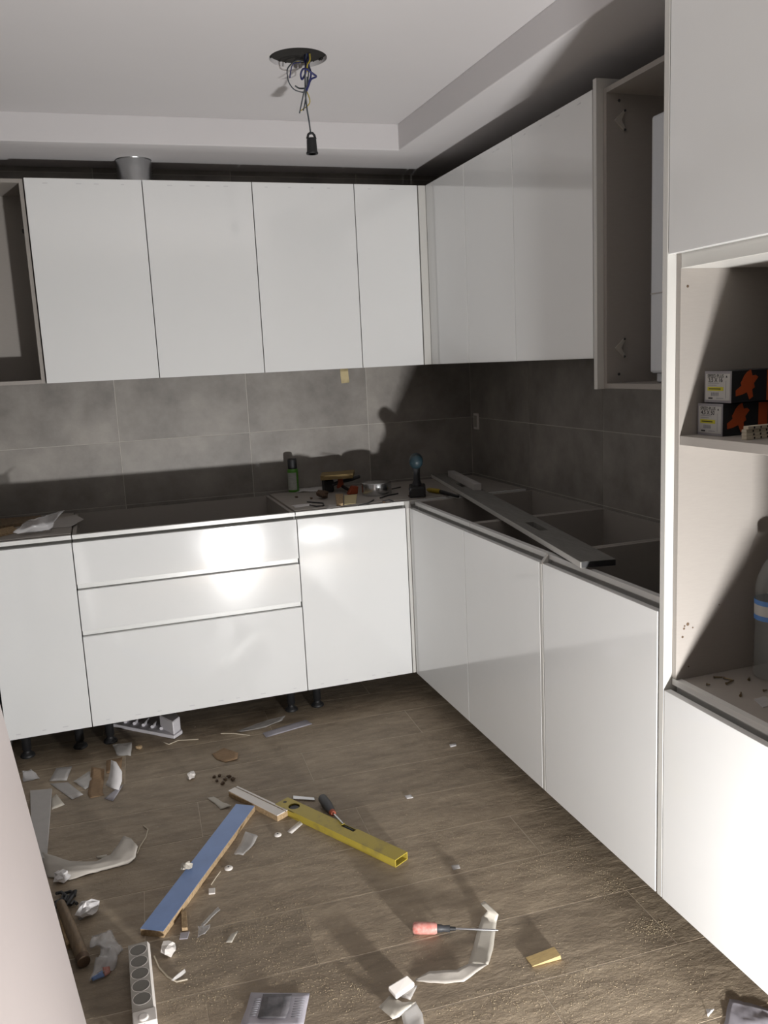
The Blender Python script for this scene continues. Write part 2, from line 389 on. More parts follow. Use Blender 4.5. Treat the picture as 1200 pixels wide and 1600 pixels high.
def base_cab(T, x0, x1, dep, label, fronts, name='base_cabinet', top=None, legs=True, back=True, fillers=(), ztop=ZT, tabn=4, rails=(), legy=.1):
    c = T(Vector(((x0+x1)/2, dep/2, 0)))
    rt = thing(name, (c.x, c.y, 0), label, 'cabinet')
    a, b = x0+.0012, x1-.0012
    for q in ((a, a+PT), (b-PT, b)):
        m = MB(T); side_prof(m, q[0], q[1], dep, ztop); m.build('side_panel', M['melamine'], rt, bevel=.0006)
    MB(T).box(a+PT, b-PT, .025, dep, ZB, ZB+PT).build('bottom_panel', M['melamine'], rt)
    if back: MB(T).box(a+PT, b-PT, dep-.012, dep-.004, ZB+PT, ztop).build('back_panel', M['melamine'], rt)
    m = MB(T); m.prism([(a,.026,ztop+.0005),(a,.026,ztop-.016),(a,.029,ztop-.016),(a,.030,ztop-.004),(a,.0405,ztop-.010),(a,.0405,ztop-.056),(a,.026,ztop-.059),(a,.026,ztop-.062),(a,.044,ztop-.062),(a,.044,ztop+.0005)], (b-a,0,0))
    m.build('finger_rail', M['rail'], rt)
    for rz in rails: MB(T).box(a, b, .0215, .0245, rz-.03, rz+.04).build('finger_rail', M['rail'], rt)
    if top: MB(T).box(top[0], top[1], .0455, dep, ztop, ztop+.006).build('top_panel', M['melamine'], rt, bevel=.0006)
    for (fx0, fx1, fz0, fz1, nm) in fronts:
        dr = MB(T).box(fx0, fx1, 0, .019, fz0, fz1).build(nm, M['gloss'], rt, bevel=.0009, seg=2)
        if fz0 < ZB+.01 and tabn: tabs(dr, T, fx0+.03, fx1-.03, fz0+.02, tabn)
    for (fx0, fx1) in fillers:
        MB(T).prism([(fx0,0,ZB),(fx0,.0235,ZB),(fx0,.0235,ztop-.07),(fx0,.0242,ztop-.06),(fx0,.0242,ztop),(fx0,0,ZD-.003)], (fx1-fx0,0,0)).build('filler_strip', M['edge'], rt, bevel=.0008)
    if legs:
        for lx in (x0+.06, x1-.06):
            for ly in (legy, dep-.08):
                p = T(Vector((lx, ly, 0))); add_leg(rt, (p.x, p.y, 0))
    return rt

gp = .0018
base_cab(TB, XL+.012, -1.421, .6, 'white gloss base cabinet with a single door at the left end of the back run', [(XL+.014, -1.421-gp, ZB, ZD, 'door')], top=(XL+.014, -1.4222), tabn=3)
base_cab(TB, -1.4195, -.512, .6, 'wide white gloss base cabinet with three drawers under the backsplash shadow', [(-1.421+gp, -.512-gp, .7225, ZD, 'drawer_front'), (-1.421+gp, -.512-gp, .5285, .6965, 'drawer_front'), (-1.421+gp, -.512-gp, ZB, .5025, 'drawer_front')], tabn=8, rails=(.71,.515))
base_cab(TB, -.5105, .6, .6, 'white gloss corner base cabinet between the drawers and the right run, tools lying on top', [(-.512+gp, -.0165, ZB, ZD, 'door')], top=(-.5095, .586), fillers=((-.0125, .0135),), tabn=4)
base_cab(TR, .0135, .602, .612, 'white gloss base cabinet in the right run next to the inner corner, open on top', [(.012, .6-gp, ZB, ZD, 'door')], tabn=0, legy=.17)
base_cab(TR, .6035, 1.194, .612, 'white gloss base cabinet in the middle of the right run under the long board', [(.6+gp, 1.186, ZB, ZD, 'door')], tabn=0, legy=.17)
base_cab(TR, 1.195, 1.795, .612, 'white gloss base cabinet in the right run beside the tall cabinet', [(1.2085, 1.79, ZB, ZD, 'door')], fillers=((1.190, 1.2045),), tabn=0, legy=.17)

def wall_cab(T, x0, x1, label, dep=.318, door=None, z0=UZ0, z1=UZ1, tabn=4, name='wall_cabinet', filler=None, cy=.022):
    c = T(Vector(((x0+x1)/2, dep/2, 0)))
    rt = thing(name, (c.x, c.y, z0), label, 'cabinet'); a, b = x0+.0012, x1-.0012
    for q in ((a, a+PT), (b-PT, b)):
        MB(T).box(q[0], q[1], cy, dep, z0, z1).build('side_panel', M['melamine'], rt, bevel=.0006)
    MB(T).box(a+PT, b-PT, cy, dep, z0, z0+PT).build('bottom_panel', M['melamine'], rt, bevel=.0006)
    MB(T).box(a+PT, b-PT, cy, dep, z1-PT, z1).build('top_panel', M['melamine'], rt, bevel=.0006)
    MB(T).box(a+PT, b-PT, dep-.01, dep-.003, z0+PT, z1-PT).build('back_panel', M['melamine'], rt)
    if door:
        dr = MB(T).box(door[0], door[1], 0, .019, z0, z1).build('door', M['gloss'], rt, bevel=.0009, seg=2)
        if tabn: tabs(dr, T, door[0]+.04, door[1]-.04, z1-.02, tabn)
    if filler: MB(T).box(filler[0], filler[1], 0, .03, z0, z1).build('filler_strip', M['edge'], rt, bevel=.0008)
    return rt
lc = wall_cab(UB, XL+.012, -1.4665, 'open wall cabinet without a door at the far left', door=None)
MB(UB).box(-1.4845,-1.4795, .035,.075, 2.13,2.15).box(-1.4925,-1.4845,.045,.068,2.133,2.147).build('hinge_plate', M['black'], lc, bevel=.001)
wall_cab(UB, -1.4655, -1.0005, 'white wall cabinet door directly right of the open cabinet, under the metal duct', door=(-1.464+gp, -1.0-gp))
wall_cab(UB, -.9995, -.536, 'second closed white wall cabinet from the left on the back wall', door=(-1.0+gp, -.535-gp))
wall_cab(UB, -.535, -.0685, 'third closed white wall cabinet from the left, above the spray can', door=(-.535+gp, -.0674-gp))
wall_cab(UB, -.0675, .245, 'narrow white wall cabinet on the back wall beside the inner corner', door=(-.0674+gp, .2415-gp), filler=(.2455, .2815), tabn=2)
wall_cab(UR, .0015, .434, 'white wall cabinet on the right wall, closest to the inner corner', door=(.0015, .4345-gp), tabn=5)
wall_cab(UR, .435, .874, 'white wall cabinet in the middle of the right wall', door=(.4345+gp, .875-gp), tabn=4)
wall_cab(UR, .875, 1.4205, 'wide white wall cabinet on the right wall beside the open cabinet', door=(.875+gp, 1.421-gp), tabn=4)
oc = wall_cab(UR, 1.4435, 2.157, 'open wall cabinet without a door beside the tall cabinet', z0=1.418, z1=2.336, cy=.024)
MB(UR).box(1.4235, 1.4425, 0, .318, 1.416, 2.368).build('end_panel', M['edge'], oc, bevel=.001)
for z in (2.242, 1.546):
    hp = MB(UR); hp.prism([(1.4613,.052,z),(1.4613,.085,z+.03),(1.4613,.092,z+.028),(1.4613,.075,z),(1.4613,.092,z-.028),(1.4613,.085,z-.03)], (.006,0,0))
    h_ = hp.build('hinge_plate', M['socketgrey'], oc)
    for q in (-1,1): MB(UR).lathe([(.004,0),(.003,.003)], (1.4673,.087,z+.028*q), (1,0,0), n=8).build('screw_head', M['darkgrey'], h_)
for z in (2.30, 1.462): MB(UR).lathe([(.005,0),(.004,.002)], (1.4610,.07,z), (1,0,0), n=8).build('cap', M['darkgrey'], oc)
# appliance inside it
bo = thing('water_heater', (.46, -1.53, 1.435), 'white enamelled appliance housed inside the open wall cabinet on the right', 'appliance')
MB().box(.345,.585,-1.75,-1.272,1.465,2.207).build('casing', M['boiler'], bo, bevel=.008, seg=2)
MB().box(.343,.3455,-1.745,-1.276,1.70,1.703).build('casing_seam', M['greycard'], bo)
MB().box(.36,.57,-1.74,-1.285,1.436,1.466).build('base_plate', M['boiler'], bo, bevel=.004)

# tall cabinet with the oven niches
tc_ = thing('tall_cabinet', (.3, -2.12, 0), 'tall white cabinet at the right edge with open niches for ovens', 'cabinet')
TY0, TY1 = -1.7975, -2.44
MB().box(0,.625,-1.8165,-1.7975,ZB,2.43).build('end_panel', M['edge'], tc_, bevel=.0009)
MB().prism([(.024,-1.8335,ZB),(.61,-1.8335,ZB),(.61,-1.8335,2.42),(.024,-1.8335,2.42),(.024,-1.8335,.7235),(.0425,-1.8335,.7235),(.0425,-1.8335,.654),(.024,-1.8335,.654)],(0,.016,0)).build('side_panel', M['melamine'], tc_, bevel=.0006)
MB().box(.024,.61,TY1,TY1+.016,ZB,2.42).build('side_panel', M['melamine'], tc_, bevel=.0006)
MB().box(.6,.608,TY1+.016,-1.8335,ZB,2.42).build('back_panel', M['melamine'], tc_)
ns = MB().box(.0425,.598,TY1+.0165,-1.8340,.706,.722).build('niche_floor', M['melamine'], tc_, bevel=.0006)
MB().box(.026,.598,TY1+.0165,-1.8340,1.310,1.332).build('shelf', M['melamine'], tc_, bevel=.0008)
MB().box(.024,.598,TY1+.0165,-1.8340,1.716,1.756).build('niche_top', M['edge'], tc_, bevel=.0008)
MB().box(.024,.598,TY1+.0165,-1.8340,ZB,ZB+.016).build('bottom_panel', M['melamine'], tc_)
MB().box(.024,.598,TY1+.0165,-1.8340,2.404,2.42).build('top_panel', M['melamine'], tc_)
zt_ = .722
MB().prism([(x,-1.8185,z) for x, z in ((.0245,zt_+.0005),(.0245,zt_-.016),(.0275,zt_-.016),(.0285,zt_-.004),(.0385,zt_-.010),(.0385,zt_-.056),(.0245,zt_-.059),(.0245,zt_-.062),(.042,zt_-.062),(.042,zt_+.0005))], (0,TY1+1.8185,0)).build('finger_rail', M['rail'], tc_)
MB().box(0,.019,TY1,-1.8195,1.749,2.428).build('door', M['gloss'], tc_, bevel=.0009, seg=2)
MB().box(0,.019,TY1,-1.8195,ZB,.695).build('drawer_front', M['gloss'], tc_, bevel=.0009, seg=2)
for (x, z, q) in ((.043,1.676,.0035),(.057,.863,.0045),(.046,.853,.003),(.072,.852,.0022),(.042,.832,.0032),(.0475,.8595,.0025),(.061,.752,.002),(.15,.90,.0016)):
    MB().lathe([(q,0),(q*.9,.0006)], (x,-1.8335,z), (0,-1,0), n=10).build('screw_hole', M['brown'], tc_)
for ly in (-1.88, -2.38):
    for lx in (.17, .53): add_leg(tc_, (lx, ly, 0))

# leaning panel on the left
lp = MB()
e0 = Vector((-1.4212,-1.70,0)); tl = Vector((-.1148,0,1)).normalized(); H = 2.45; th = .022
nx = Vector((tl.z, 0, -tl.x)); bb = Vector((0,-1,0)); lift = Vector((0, 0, max(0, nx.z*th) + .0003))
lp.prism([p + lift for p in (e0, e0 + bb*.82, e0 + bb*.82 + tl*H, e0 + tl*H)], -nx*th)
tag(lp.build('leaning_board', M['loose'], bevel=.001), 'tall loose pinkish-white board leaning at the lower left edge', 'board')

# ------------------------------------------------------------------ fixed small things
dm = MB(); prof = []
for i in range(24): prof.append((.074 + (.003 if i % 2 else 0), UZ1 + .0005 + (ZS - UZ1 - .001)*i/23))
dm.lathe(prof, (-1.015,.53,0), n=28)
tag(dm.build('vent_duct', M['foil']), 'crinkled silver vent duct rising from the wall cabinets to the ceiling', 'duct')
sk = thing('wall_socket', (XW-.012,.612,1.16), 'small white wall socket on the dark tiles near the inner corner', 'socket')
MB().box(XW-.022,XW-.0112,.585,.64,1.163,1.248).build('socket_plate', M['whiteplastic'], sk, bevel=.003, seg=2)
MB().box(XW-.0235,XW-.0221,.595,.63,1.176,1.236).build('socket_insert', M['socketgrey'], sk)
a_ = Vector((-.085, YW-.0115, 1.445))
tag(MB().sheet([[(-.085,YW-.0125,1.441),(-.043,YW-.0125,1.444)],[(-.088,YW-.013,1.48),(-.046,YW-.013,1.482)],[(-.088,YW-.0125,1.52),(-.046,YW-.0125,1.52)]], .0008).build('paper_tag', M['masking']), 'yellow paper slip stuck on the tiles under the wall cabinets', 'paper')

# pendant wires and lamp holder in the ceiling hole
pw = thing('hanging_lamp_holder', (-.487,-.5,2.26), 'black lamp holder hanging on tangled electric wires from the ceiling hole', 'lamp holder')
MB().tube([(-.478,-.5,2.6),(-.488,-.497,2.52),(-.492,-.5,2.45),(-.489,-.5,2.40),(-.484,-.5,2.36),(-.481,-.5,2.322)], .0028).build('cable', M['grey_wire'], pw)
hb = MB(); c0 = (-.480,-.5,2.258)
hb.lathe([(.0135,0),(.0205,.0),(.021,.004),(.0185,.008),(.0180,.012),(.0168,.045),(.0160,.05),(.0135,.05)], c0, n=20)
hb.lathe([(.0135,.05),(.0135,0)], c0, n=20)
hb.build('holder_body', M['black'], pw)
MB().tube([Vector(c0)+Vector((-.0145,0,.05)), Vector(c0)+Vector((-.010,0,.064)), Vector(c0)+Vector((-.003,0,.069)), Vector(c0)+Vector((.005,0,.069)), Vector(c0)+Vector((.011,0,.062)), Vector(c0)+Vector((.0145,0,.049))], .0042).build('holder_loop', M['black'], pw)
MB().lathe([(.015,.049),(.0145,.052),(.004,.053)], c0, n=16).build('holder_top', M['black'], pw)
wr_ = pw
def wire(nm, pts, m, rad=.0022):
    P = [Vector(p) for p in pts]; out = []
    for i in range(len(P)-1):
        p0, p1, p2, p3 = P[max(i-1,0)], P[i], P[i+1], P[min(i+2,len(P)-1)]
        for k in range(5):
            t = k/5; out.append(.5*((2*p1)+(p2-p0)*t+(2*p0-5*p1+4*p2-p3)*t*t+(3*p1-p0-3*p2+p3)*t**3))
    out.append(P[-1]); return MB().tube(out, rad, 6).build(nm, m, wr_)
def wp(px, py, dy=0):
    v = r*((px-600)/F) + d*((py-800)/F) + f_; return CAM + v*((-.5+dy-CAM.y)/v.y)
wire('blue_wire', [wp(476,82,.02),wp(477,96),wp(478,112),wp(472,124,.02),wp(470,115,.02),wp(476,107,-.02),wp(490,116,-.02),wp(494,120),wp(486,124),wp(482,134),wp(479,142)], M['blue_wire'], .0034)
wire('blue_wire', [wp(480,84),wp(482,100),wp(486,116),wp(482,130),wp(477,140)], M['blue_wire'], .003)
wire('blue_wire', [wp(470,97),wp(458,100,.02),wp(454,112,.02),wp(453,122,.02)], M['blue_wire'], .002)
wire('grey_wire', [wp(474,96),wp(462,95),wp(450,106),wp(449,118),wp(452,130),wp(460,140),wp(472,144),wp(479,143)], M['grey_wire'])
wire('grey_wire', [wp(461,134,.02),wp(468,138,.02),wp(478,138)], M['grey_wire'], .0026)
wire('grey_wire', [wp(480,95,-.01),wp(482,115,-.01),wp(480,132,-.01),wp(476,140,-.01),wp(474,148,-.01),wp(471,162,-.01),wp(468,177,-.01)], M['grey_wire'])
wire('grey_wire', [wp(480,120,.01),wp(479,140,.01),wp(477,158,.01),wp(474,173,.01)], M['grey_wire'])
wire('yellow_wire', [wp(484,84,-.02),wp(484,94,-.02),wp(480,102,-.02),wp(480,112,-.02)], M['yellow_wire'], .0026)
wire('yellow_wire', [wp(479,142,.015),wp(483,152,.015),wp(484,160,.015),wp(480,166,.015),wp(474,170,.015),wp(470,173,.015)], M['yellow_wire'], .0018)
wire('yellow_wire', [wp(473,96,.02),wp(460,97,.02),wp(450,106,.02)], M['yellow_wire'], .0018)


# ================================================================== loose things
CT = ZT + .006                               # top of the boards on the base cabinets
def yp(px, py, Y):
    v = r*((px-600)/F) + d*((py-800)/F) + f_; return CAM + v*((Y-CAM.y)/v.y)
def fr2(o, ux, uy=0):
    """local frame at o: x along (ux,uy) on the floor, y to its left, z up"""
    u = Vector((ux, uy, 0)).normalized(); v = Vector((-u.y, u.x, 0)); o = Vector(o)
    return lambda p: o + u*p.x + v*p.y + Vector((0,0,p.z))
def patch(rows, m, name, label=None, cat=None, sub=4, crumple=.0, thick=.0008, parent=None, seed=0, fscale=30., zmin=None, group=None):
    """thin sheet through photo points (px, py, height) laid out as a grid, with creases"""
    P = [[fl(*q) for q in row] for row in rows]; R_, C_ = len(P), len(P[0]); out = []
    for i in range((R_-1)*sub+1):
        a = min(i//sub, R_-2); t = i/sub - a; row = []
        for j in range((C_-1)*sub+1):
            b = min(j//sub, C_-2); u = j/sub - b
            p = (P[a][b]*(1-u)+P[a][b+1]*u)*(1-t) + (P[a+1][b]*(1-u)+P[a+1][b+1]*u)*t
            if crumple:
                k = noise.noise(p*fscale + Vector((seed*7.3, seed*3.1, 0))); p = p + Vector((noise.noise(p*fscale+Vector((9,seed,1)))*crumple*.6, noise.noise(p*fscale+Vector((3,seed,5)))*crumple*.6, abs(k)*crumple*2))
            row.append(p)
        out.append(row)
    lo = min(p.z for q in out for p in q); base = zmin if zmin is not None else None
    if base is not None:
        for q in out:
            for p in q: p.z += base + thick + .0004 - lo
    o = MB().sheet(out, thick).build(name, m, parent)
    if label: tag(o, label, cat, group)
    return o
def fpaper(rows, m, name, label, cat, **k): k.setdefault('zmin', 0.); return patch(rows, m, name, label, cat, **k)
def slab(px, z1, th, m, name, label=None, cat=None, bevel=.0006, parent=None):
    """board given by the photo outline of its top face at height z1"""
    P = [fl(x, y, z1) for x, y in px]; o = MB().prism(P, (0,0,-th)).build(name, m, parent, bevel=bevel)
    if label: tag(o, label, cat)
    return o
def crumpled(c, rad, m, name, label, cat, seed, flat=.5, n=10, group=None):
    vs = []; fs = []; h = max(4, n//2)
    c = Vector(c)
    for i in range(h+1):
        for k in range(n):
            a = math.pi*i/h; b = 2*math.pi*k/n; v = Vector((math.sin(a)*math.cos(b), math.sin(a)*math.sin(b), math.cos(a)))
            q = 1 + .75*noise.noise(v*1.9+Vector((seed,seed*2.3,0))); vs.append(Vector((v.x*rad*q, v.y*rad*q, v.z*rad*q*flat)))
    for i in range(h):
        for k in range(n): fs.append((i*n+k, i*n+(k+1)%n, (i+1)*n+(k+1)%n, (i+1)*n+k))
    lo = min(v.z for v in vs); vs = [v + c + Vector((0,0,-lo+.0004)) for v in vs]
    return tag(MB().add(vs, fs).build(name, m), label, cat, group)

# ------------------------------------------------------------------ on the right run
P0 = Vector((.002,-1.432,CT+.0006)); BF = fr2(P0, .173, .985)
def BT(p): q = BF(Vector((p.x, -p.y, p.z))); return q
bm_ = MB(BT); LB, WB, TB_ = 2.1, .105, .019
for a, b in ((0,.47),(.63,1.58),(1.70,LB)): bm_.box(a, b, 0, WB, 0, TB_)
for a, b in ((.47,.63),(1.58,1.70)): bm_.box(a, b, 0, .036, 0, TB_); bm_.box(a, b, .068, WB, 0, TB_)
bd = thing('long_board', (.2,-.4,CT), 'long grey slotted board lying across the open right-hand base cabinets', 'board')
bm_.build('board_body', M['plank'], bd)
MB(BT).box(.001,LB-.001,-.0012,0,.001,TB_-.001).build('edge_strip', M['edge'], bd)
MB(BT).box(-.0012,0,.001,WB-.001,.001,TB_-.001).build('end_strip', M['black'], bd)
wbF = fr2((.326,-.03,CT+.0006+TB_+.0006), .168, .985)
tag(MB(wbF).box(0,.52,-.017,.017,0,.030).build('wooden_batten', M['paint'], bevel=.001), 'short pale batten lying on the long grey board', 'batten')
bpy.data.objects['wooden_batten'].data.materials[0] = M['greycard']

# ------------------------------------------------------------------ drill
def DT(p): x, y = p.x-.085, p.y-.11; return Vector((.085+.936*x+.352*y, .11-.352*x+.936*y, p.z))
dl = thing('cordless_drill', (.085,.11,CT), 'dark teal cordless drill standing upright on its battery near the corner', 'drill')
MB(DT).box(.047,.123,.045,.165,CT+.0004,CT+.05).build('battery', M['black'], dl, bevel=.007, seg=2)
MB(DT).box(.049,.121,.047,.163,CT+.0295,CT+.0335).build('battery_stripe', M['steel'], dl)
hm = MB(DT); hs = []
for (y, z, a, b) in ((.105,.05,.024,.03),(.1,.075,.016,.022),(.093,.11,.0155,.021),(.088,.135,.018,.024),(.085,.15,.02,.03)):
    hs.append([(.085+a*math.cos(t*math.pi/5), y+b*math.sin(t*math.pi/5), CT+z) for t in range(10)])
hm.add([p for q in hs for p in q], [(i*10+k, i*10+(k+1)%10, (i+1)*10+(k+1)%10, (i+1)*10+k) for i in range(4) for k in range(10)], True)
hm.build('handle', M['darkgrey'], dl)
MB(DT).lathe([(.001,-.085),(.022,-.082),(.0305,-.07),(.032,-.02),(.031,.03),(.027,.055),(.024,.07),(.02,.072)], (.085,.10,CT+.165), (0,1,0), n=20).build('motor_housing', M['drillteal'], dl)
MB(DT).lathe([(.019,.072),(.020,.08),(.019,.105),(.012,.115),(.004,.118)], (.085,.10,CT+.165), (0,1,0), n=16).build('chuck', M['black'], dl)
MB(DT).box(.079,.091,.110,.122,CT+.115,CT+.135).build('trigger', M['black'], dl, bevel=.003)

# yellow handled tool
a, b, c = fl(668,765,CT+.012), fl(688,768,CT+.012), fl(716,776,CT+.008)
yt = thing('utility_knife', (a.x,a.y,CT), 'yellow and black hand tool lying right of the drill', 'tool')
MB().tube([a, a.lerp(b,.15), a.lerp(b,.85), b], [.007,.011,.0115,.009], 10).build('yellow_grip', M['ytool'], yt)
MB().tube([b, b.lerp(c,.4), c], [.0085,.009,.006], 10).build('black_body', M['black'], yt)

# spray can
sp = thing('spray_can', (-.386,.60,CT), 'green spray can with a black cap standing against the backsplash', 'can')
MB().lathe([(.024,0.0005),(.0268,.003),(.0268,.105),(.0255,.112),(.02,.118)], (-.386,.60,CT), n=24).build('can_body', M['green'], sp)
lbm = MB(); vs=[]
for k in range(13):
    t = math.pi*(1.02+.62*k/12); vs += [(-.386+.0271*math.cos(t), .60+.0271*math.sin(t), CT+.012), (-.386+.0271*math.cos(t), .60+.0271*math.sin(t), CT+.098)]
lbm.add(vs, [(2*k,2*k+2,2*k+3,2*k+1) for k in range(12)], True); lbm.build('paper_label', M['canlabel'], sp)
MB().lathe([(.0225,.112),(.0225,.158),(.0205,.166),(.0001,.167)], (-.386,.60,CT), n=24).build('cap', M['black'], sp)

# clamp with a wood offcut on it
cl = thing('hand_clamp', (-.19,.47,CT), 'black hand clamp with orange jaws under the wood offcut', 'clamp')
MB().box(-.262,-.215,.46,.52,CT+.0004,CT+.062).build('clamp_foot', M['black'], cl, bevel=.006)
MB().tube([(-.24,.475,CT+.03),(-.18,.45,CT+.05),(-.13,.45,CT+.056),(-.085,.46,CT+.066)], .009).build('clamp_bar', M['darkgrey'], cl)
MB().prism([(-.205,.44,CT+.018),(-.17,.44,CT+.028),(-.175,.44,CT+.066),(-.195,.44,CT+.066)], (0,.02,0)).build('orange_jaw', M['orange'], cl, bevel=.003)
MB().prism([(-.185,.33,CT+.0006),(-.135,.33,CT+.0006),(-.13,.33,CT+.036),(-.16,.33,CT+.041)], (0,.03,0)).build('orange_jaw', M['orange'], cl, bevel=.003)
MB().tube([(-.165,.37,CT+.015),(-.17,.41,CT+.02),(-.18,.455,CT+.03)], .008).build('clamp_link', M['black'], cl)
oc_ = MB(); q = [Vector((-.292,.42,CT+.0685)), Vector((-.135,.40,CT+.0685)), Vector((-.085,.54,CT+.0685)), Vector((-.25,.55,CT+.0685))]
tag(oc_.prism(q, (0,0,.022)).build('wood_offcut', M['dullwood'], bevel=.001), 'flat yellowish wood offcut balanced on the clamp', 'wood')

# tape roll
tr = thing('tape_roll', (-.06,.268,CT), 'roll of shiny silver tape lying flat on the corner board', 'tape')
MB().lathe([(.052,.001),(.070,.001),(.0705,.003),(.0705,.056),(.070,.058),(.052,.058)], (-.06,.268,CT), n=36).build('tape_winding', M['tin'], tr)
MB().lathe([(.0485,.001),(.0518,.001),(.0518,.057),(.0485,.057),(.0485,.001)], (-.06,.268,CT), n=36).build('cardboard_core', M['brown'], tr)

K = dict(zmin=CT)
patch([[(465,764,CT),(505,760,CT)],[(463,770,CT),(509,767,CT)]], M['paper'], 'paper_scrap', 'white paper scrap lying right beside the spray can', 'paper', crumple=.004, seed=1, **K)
patch([[(512,790,CT),(534,788,CT)],[(510,796,CT),(532,794,CT)]], M['greycard'], 'card_scrap', 'crumpled grey card scrap near the front edge below the brown lump', 'card', crumple=.006, seed=2, **K)
patch([[(455,790,CT),(486,787,CT)],[(462,794,CT),(489,790,CT)]], M['paper'], 'paper_sliver', 'thin white paper sliver near the front edge of the corner board', 'paper', crumple=.001, seed=3, **K)
crumpled(fl(504,779,CT), .028, M['brown'], 'plaster_lump', 'dull brown lump on the corner board in front of the clamp', 'lump', 4, .7)
o1 = slab([(524,772),(536,771),(536,786),(526,788)], CT+.012, .0115, M['chip'], 'chipboard_offcut', 'small square chipboard offcut on the corner board', 'wood')
o2 = slab([(538,774),(558,772),(556,786),(538,788)], CT+.004, .0035, M['masking'], 'paper_pad', 'pale yellow paper pad in front of the silver tape roll', 'paper')
for i, (pa, lb) in enumerate([([(480,784),(492,785),(505,786),(506,790),(494,791),(484,789)], 'bent dark wire clip on the corner board beside the brown lump'), ([(560,790),(575,786),(584,781)], 'thin dark drill bit lying in front of the tape roll'), ([(594,778),(606,774),(622,771)], 'long dark screw lying right of the tape roll'), ([(598,783),(608,781),(616,784)], 'short dark hook lying between the tape roll and the drill'), ([(592,770),(612,764),(626,761)], 'thin dark rod lying behind the long screw')]):
    tag(MB().tube([fl(x, y, CT+.0034) for x, y in pa], .003, 6).build(('wire_clip','drill_bit','long_screw','metal_hook','metal_rod')[i], M['darkgrey']), lb, ('clip','drill bit','screw','hook','rod')[i])
for i, (x, y) in enumerate([(463,778),(487,780),(640,776),(600,786)]):
    crumpled(fl(x,y,CT), .008, M['brown'], 'debris_chip', ['tiny brown chip in front of the spray can','tiny brown chip left of the brown lump','tiny dark chip beside the drill battery','tiny dark chip near the inner front corner of the worktop board'][i], 'debris', 20+i, .5, n=7)

# left end of the back run
sb = slab([(-18,812),(64,805),(66,812),(-14,824)], CT+.014, .0135, M['oldwood'], 'wooden_lath', 'brown wooden lath lying on the left base cabinet', 'wood')
sb2 = slab([(-30,832),(20,822),(30,828),(-20,840)], CT+.010, .0095, M['chip'], 'chipboard_strip', 'pale chipboard strip at the left end of the back run, front edge', 'wood')
slab([(84,812),(118,804),(131,811),(110,823),(78,825)], CT+.003, .0025, M['greycard'], 'card_sheet', 'flat pale card jutting over the drawer unit beside the crumpled film', 'card')
patch([[(20,833,CT+.02),(40,815,CT+.05),(66,808,CT+.06),(100,798,CT+.085)],[(30,834,CT+.012),(52,822,CT+.04),(74,820,CT+.035),(85,815,CT+.05)],[(42,834,CT+.004),(62,832,CT+.006),(78,831,CT+.004),(82,828,CT+.004)]], M['clear'], 'plastic_film', 'crumpled clear plastic film on the left base cabinet', 'film', crumple=.007, seed=5, zmin=CT+.0035)

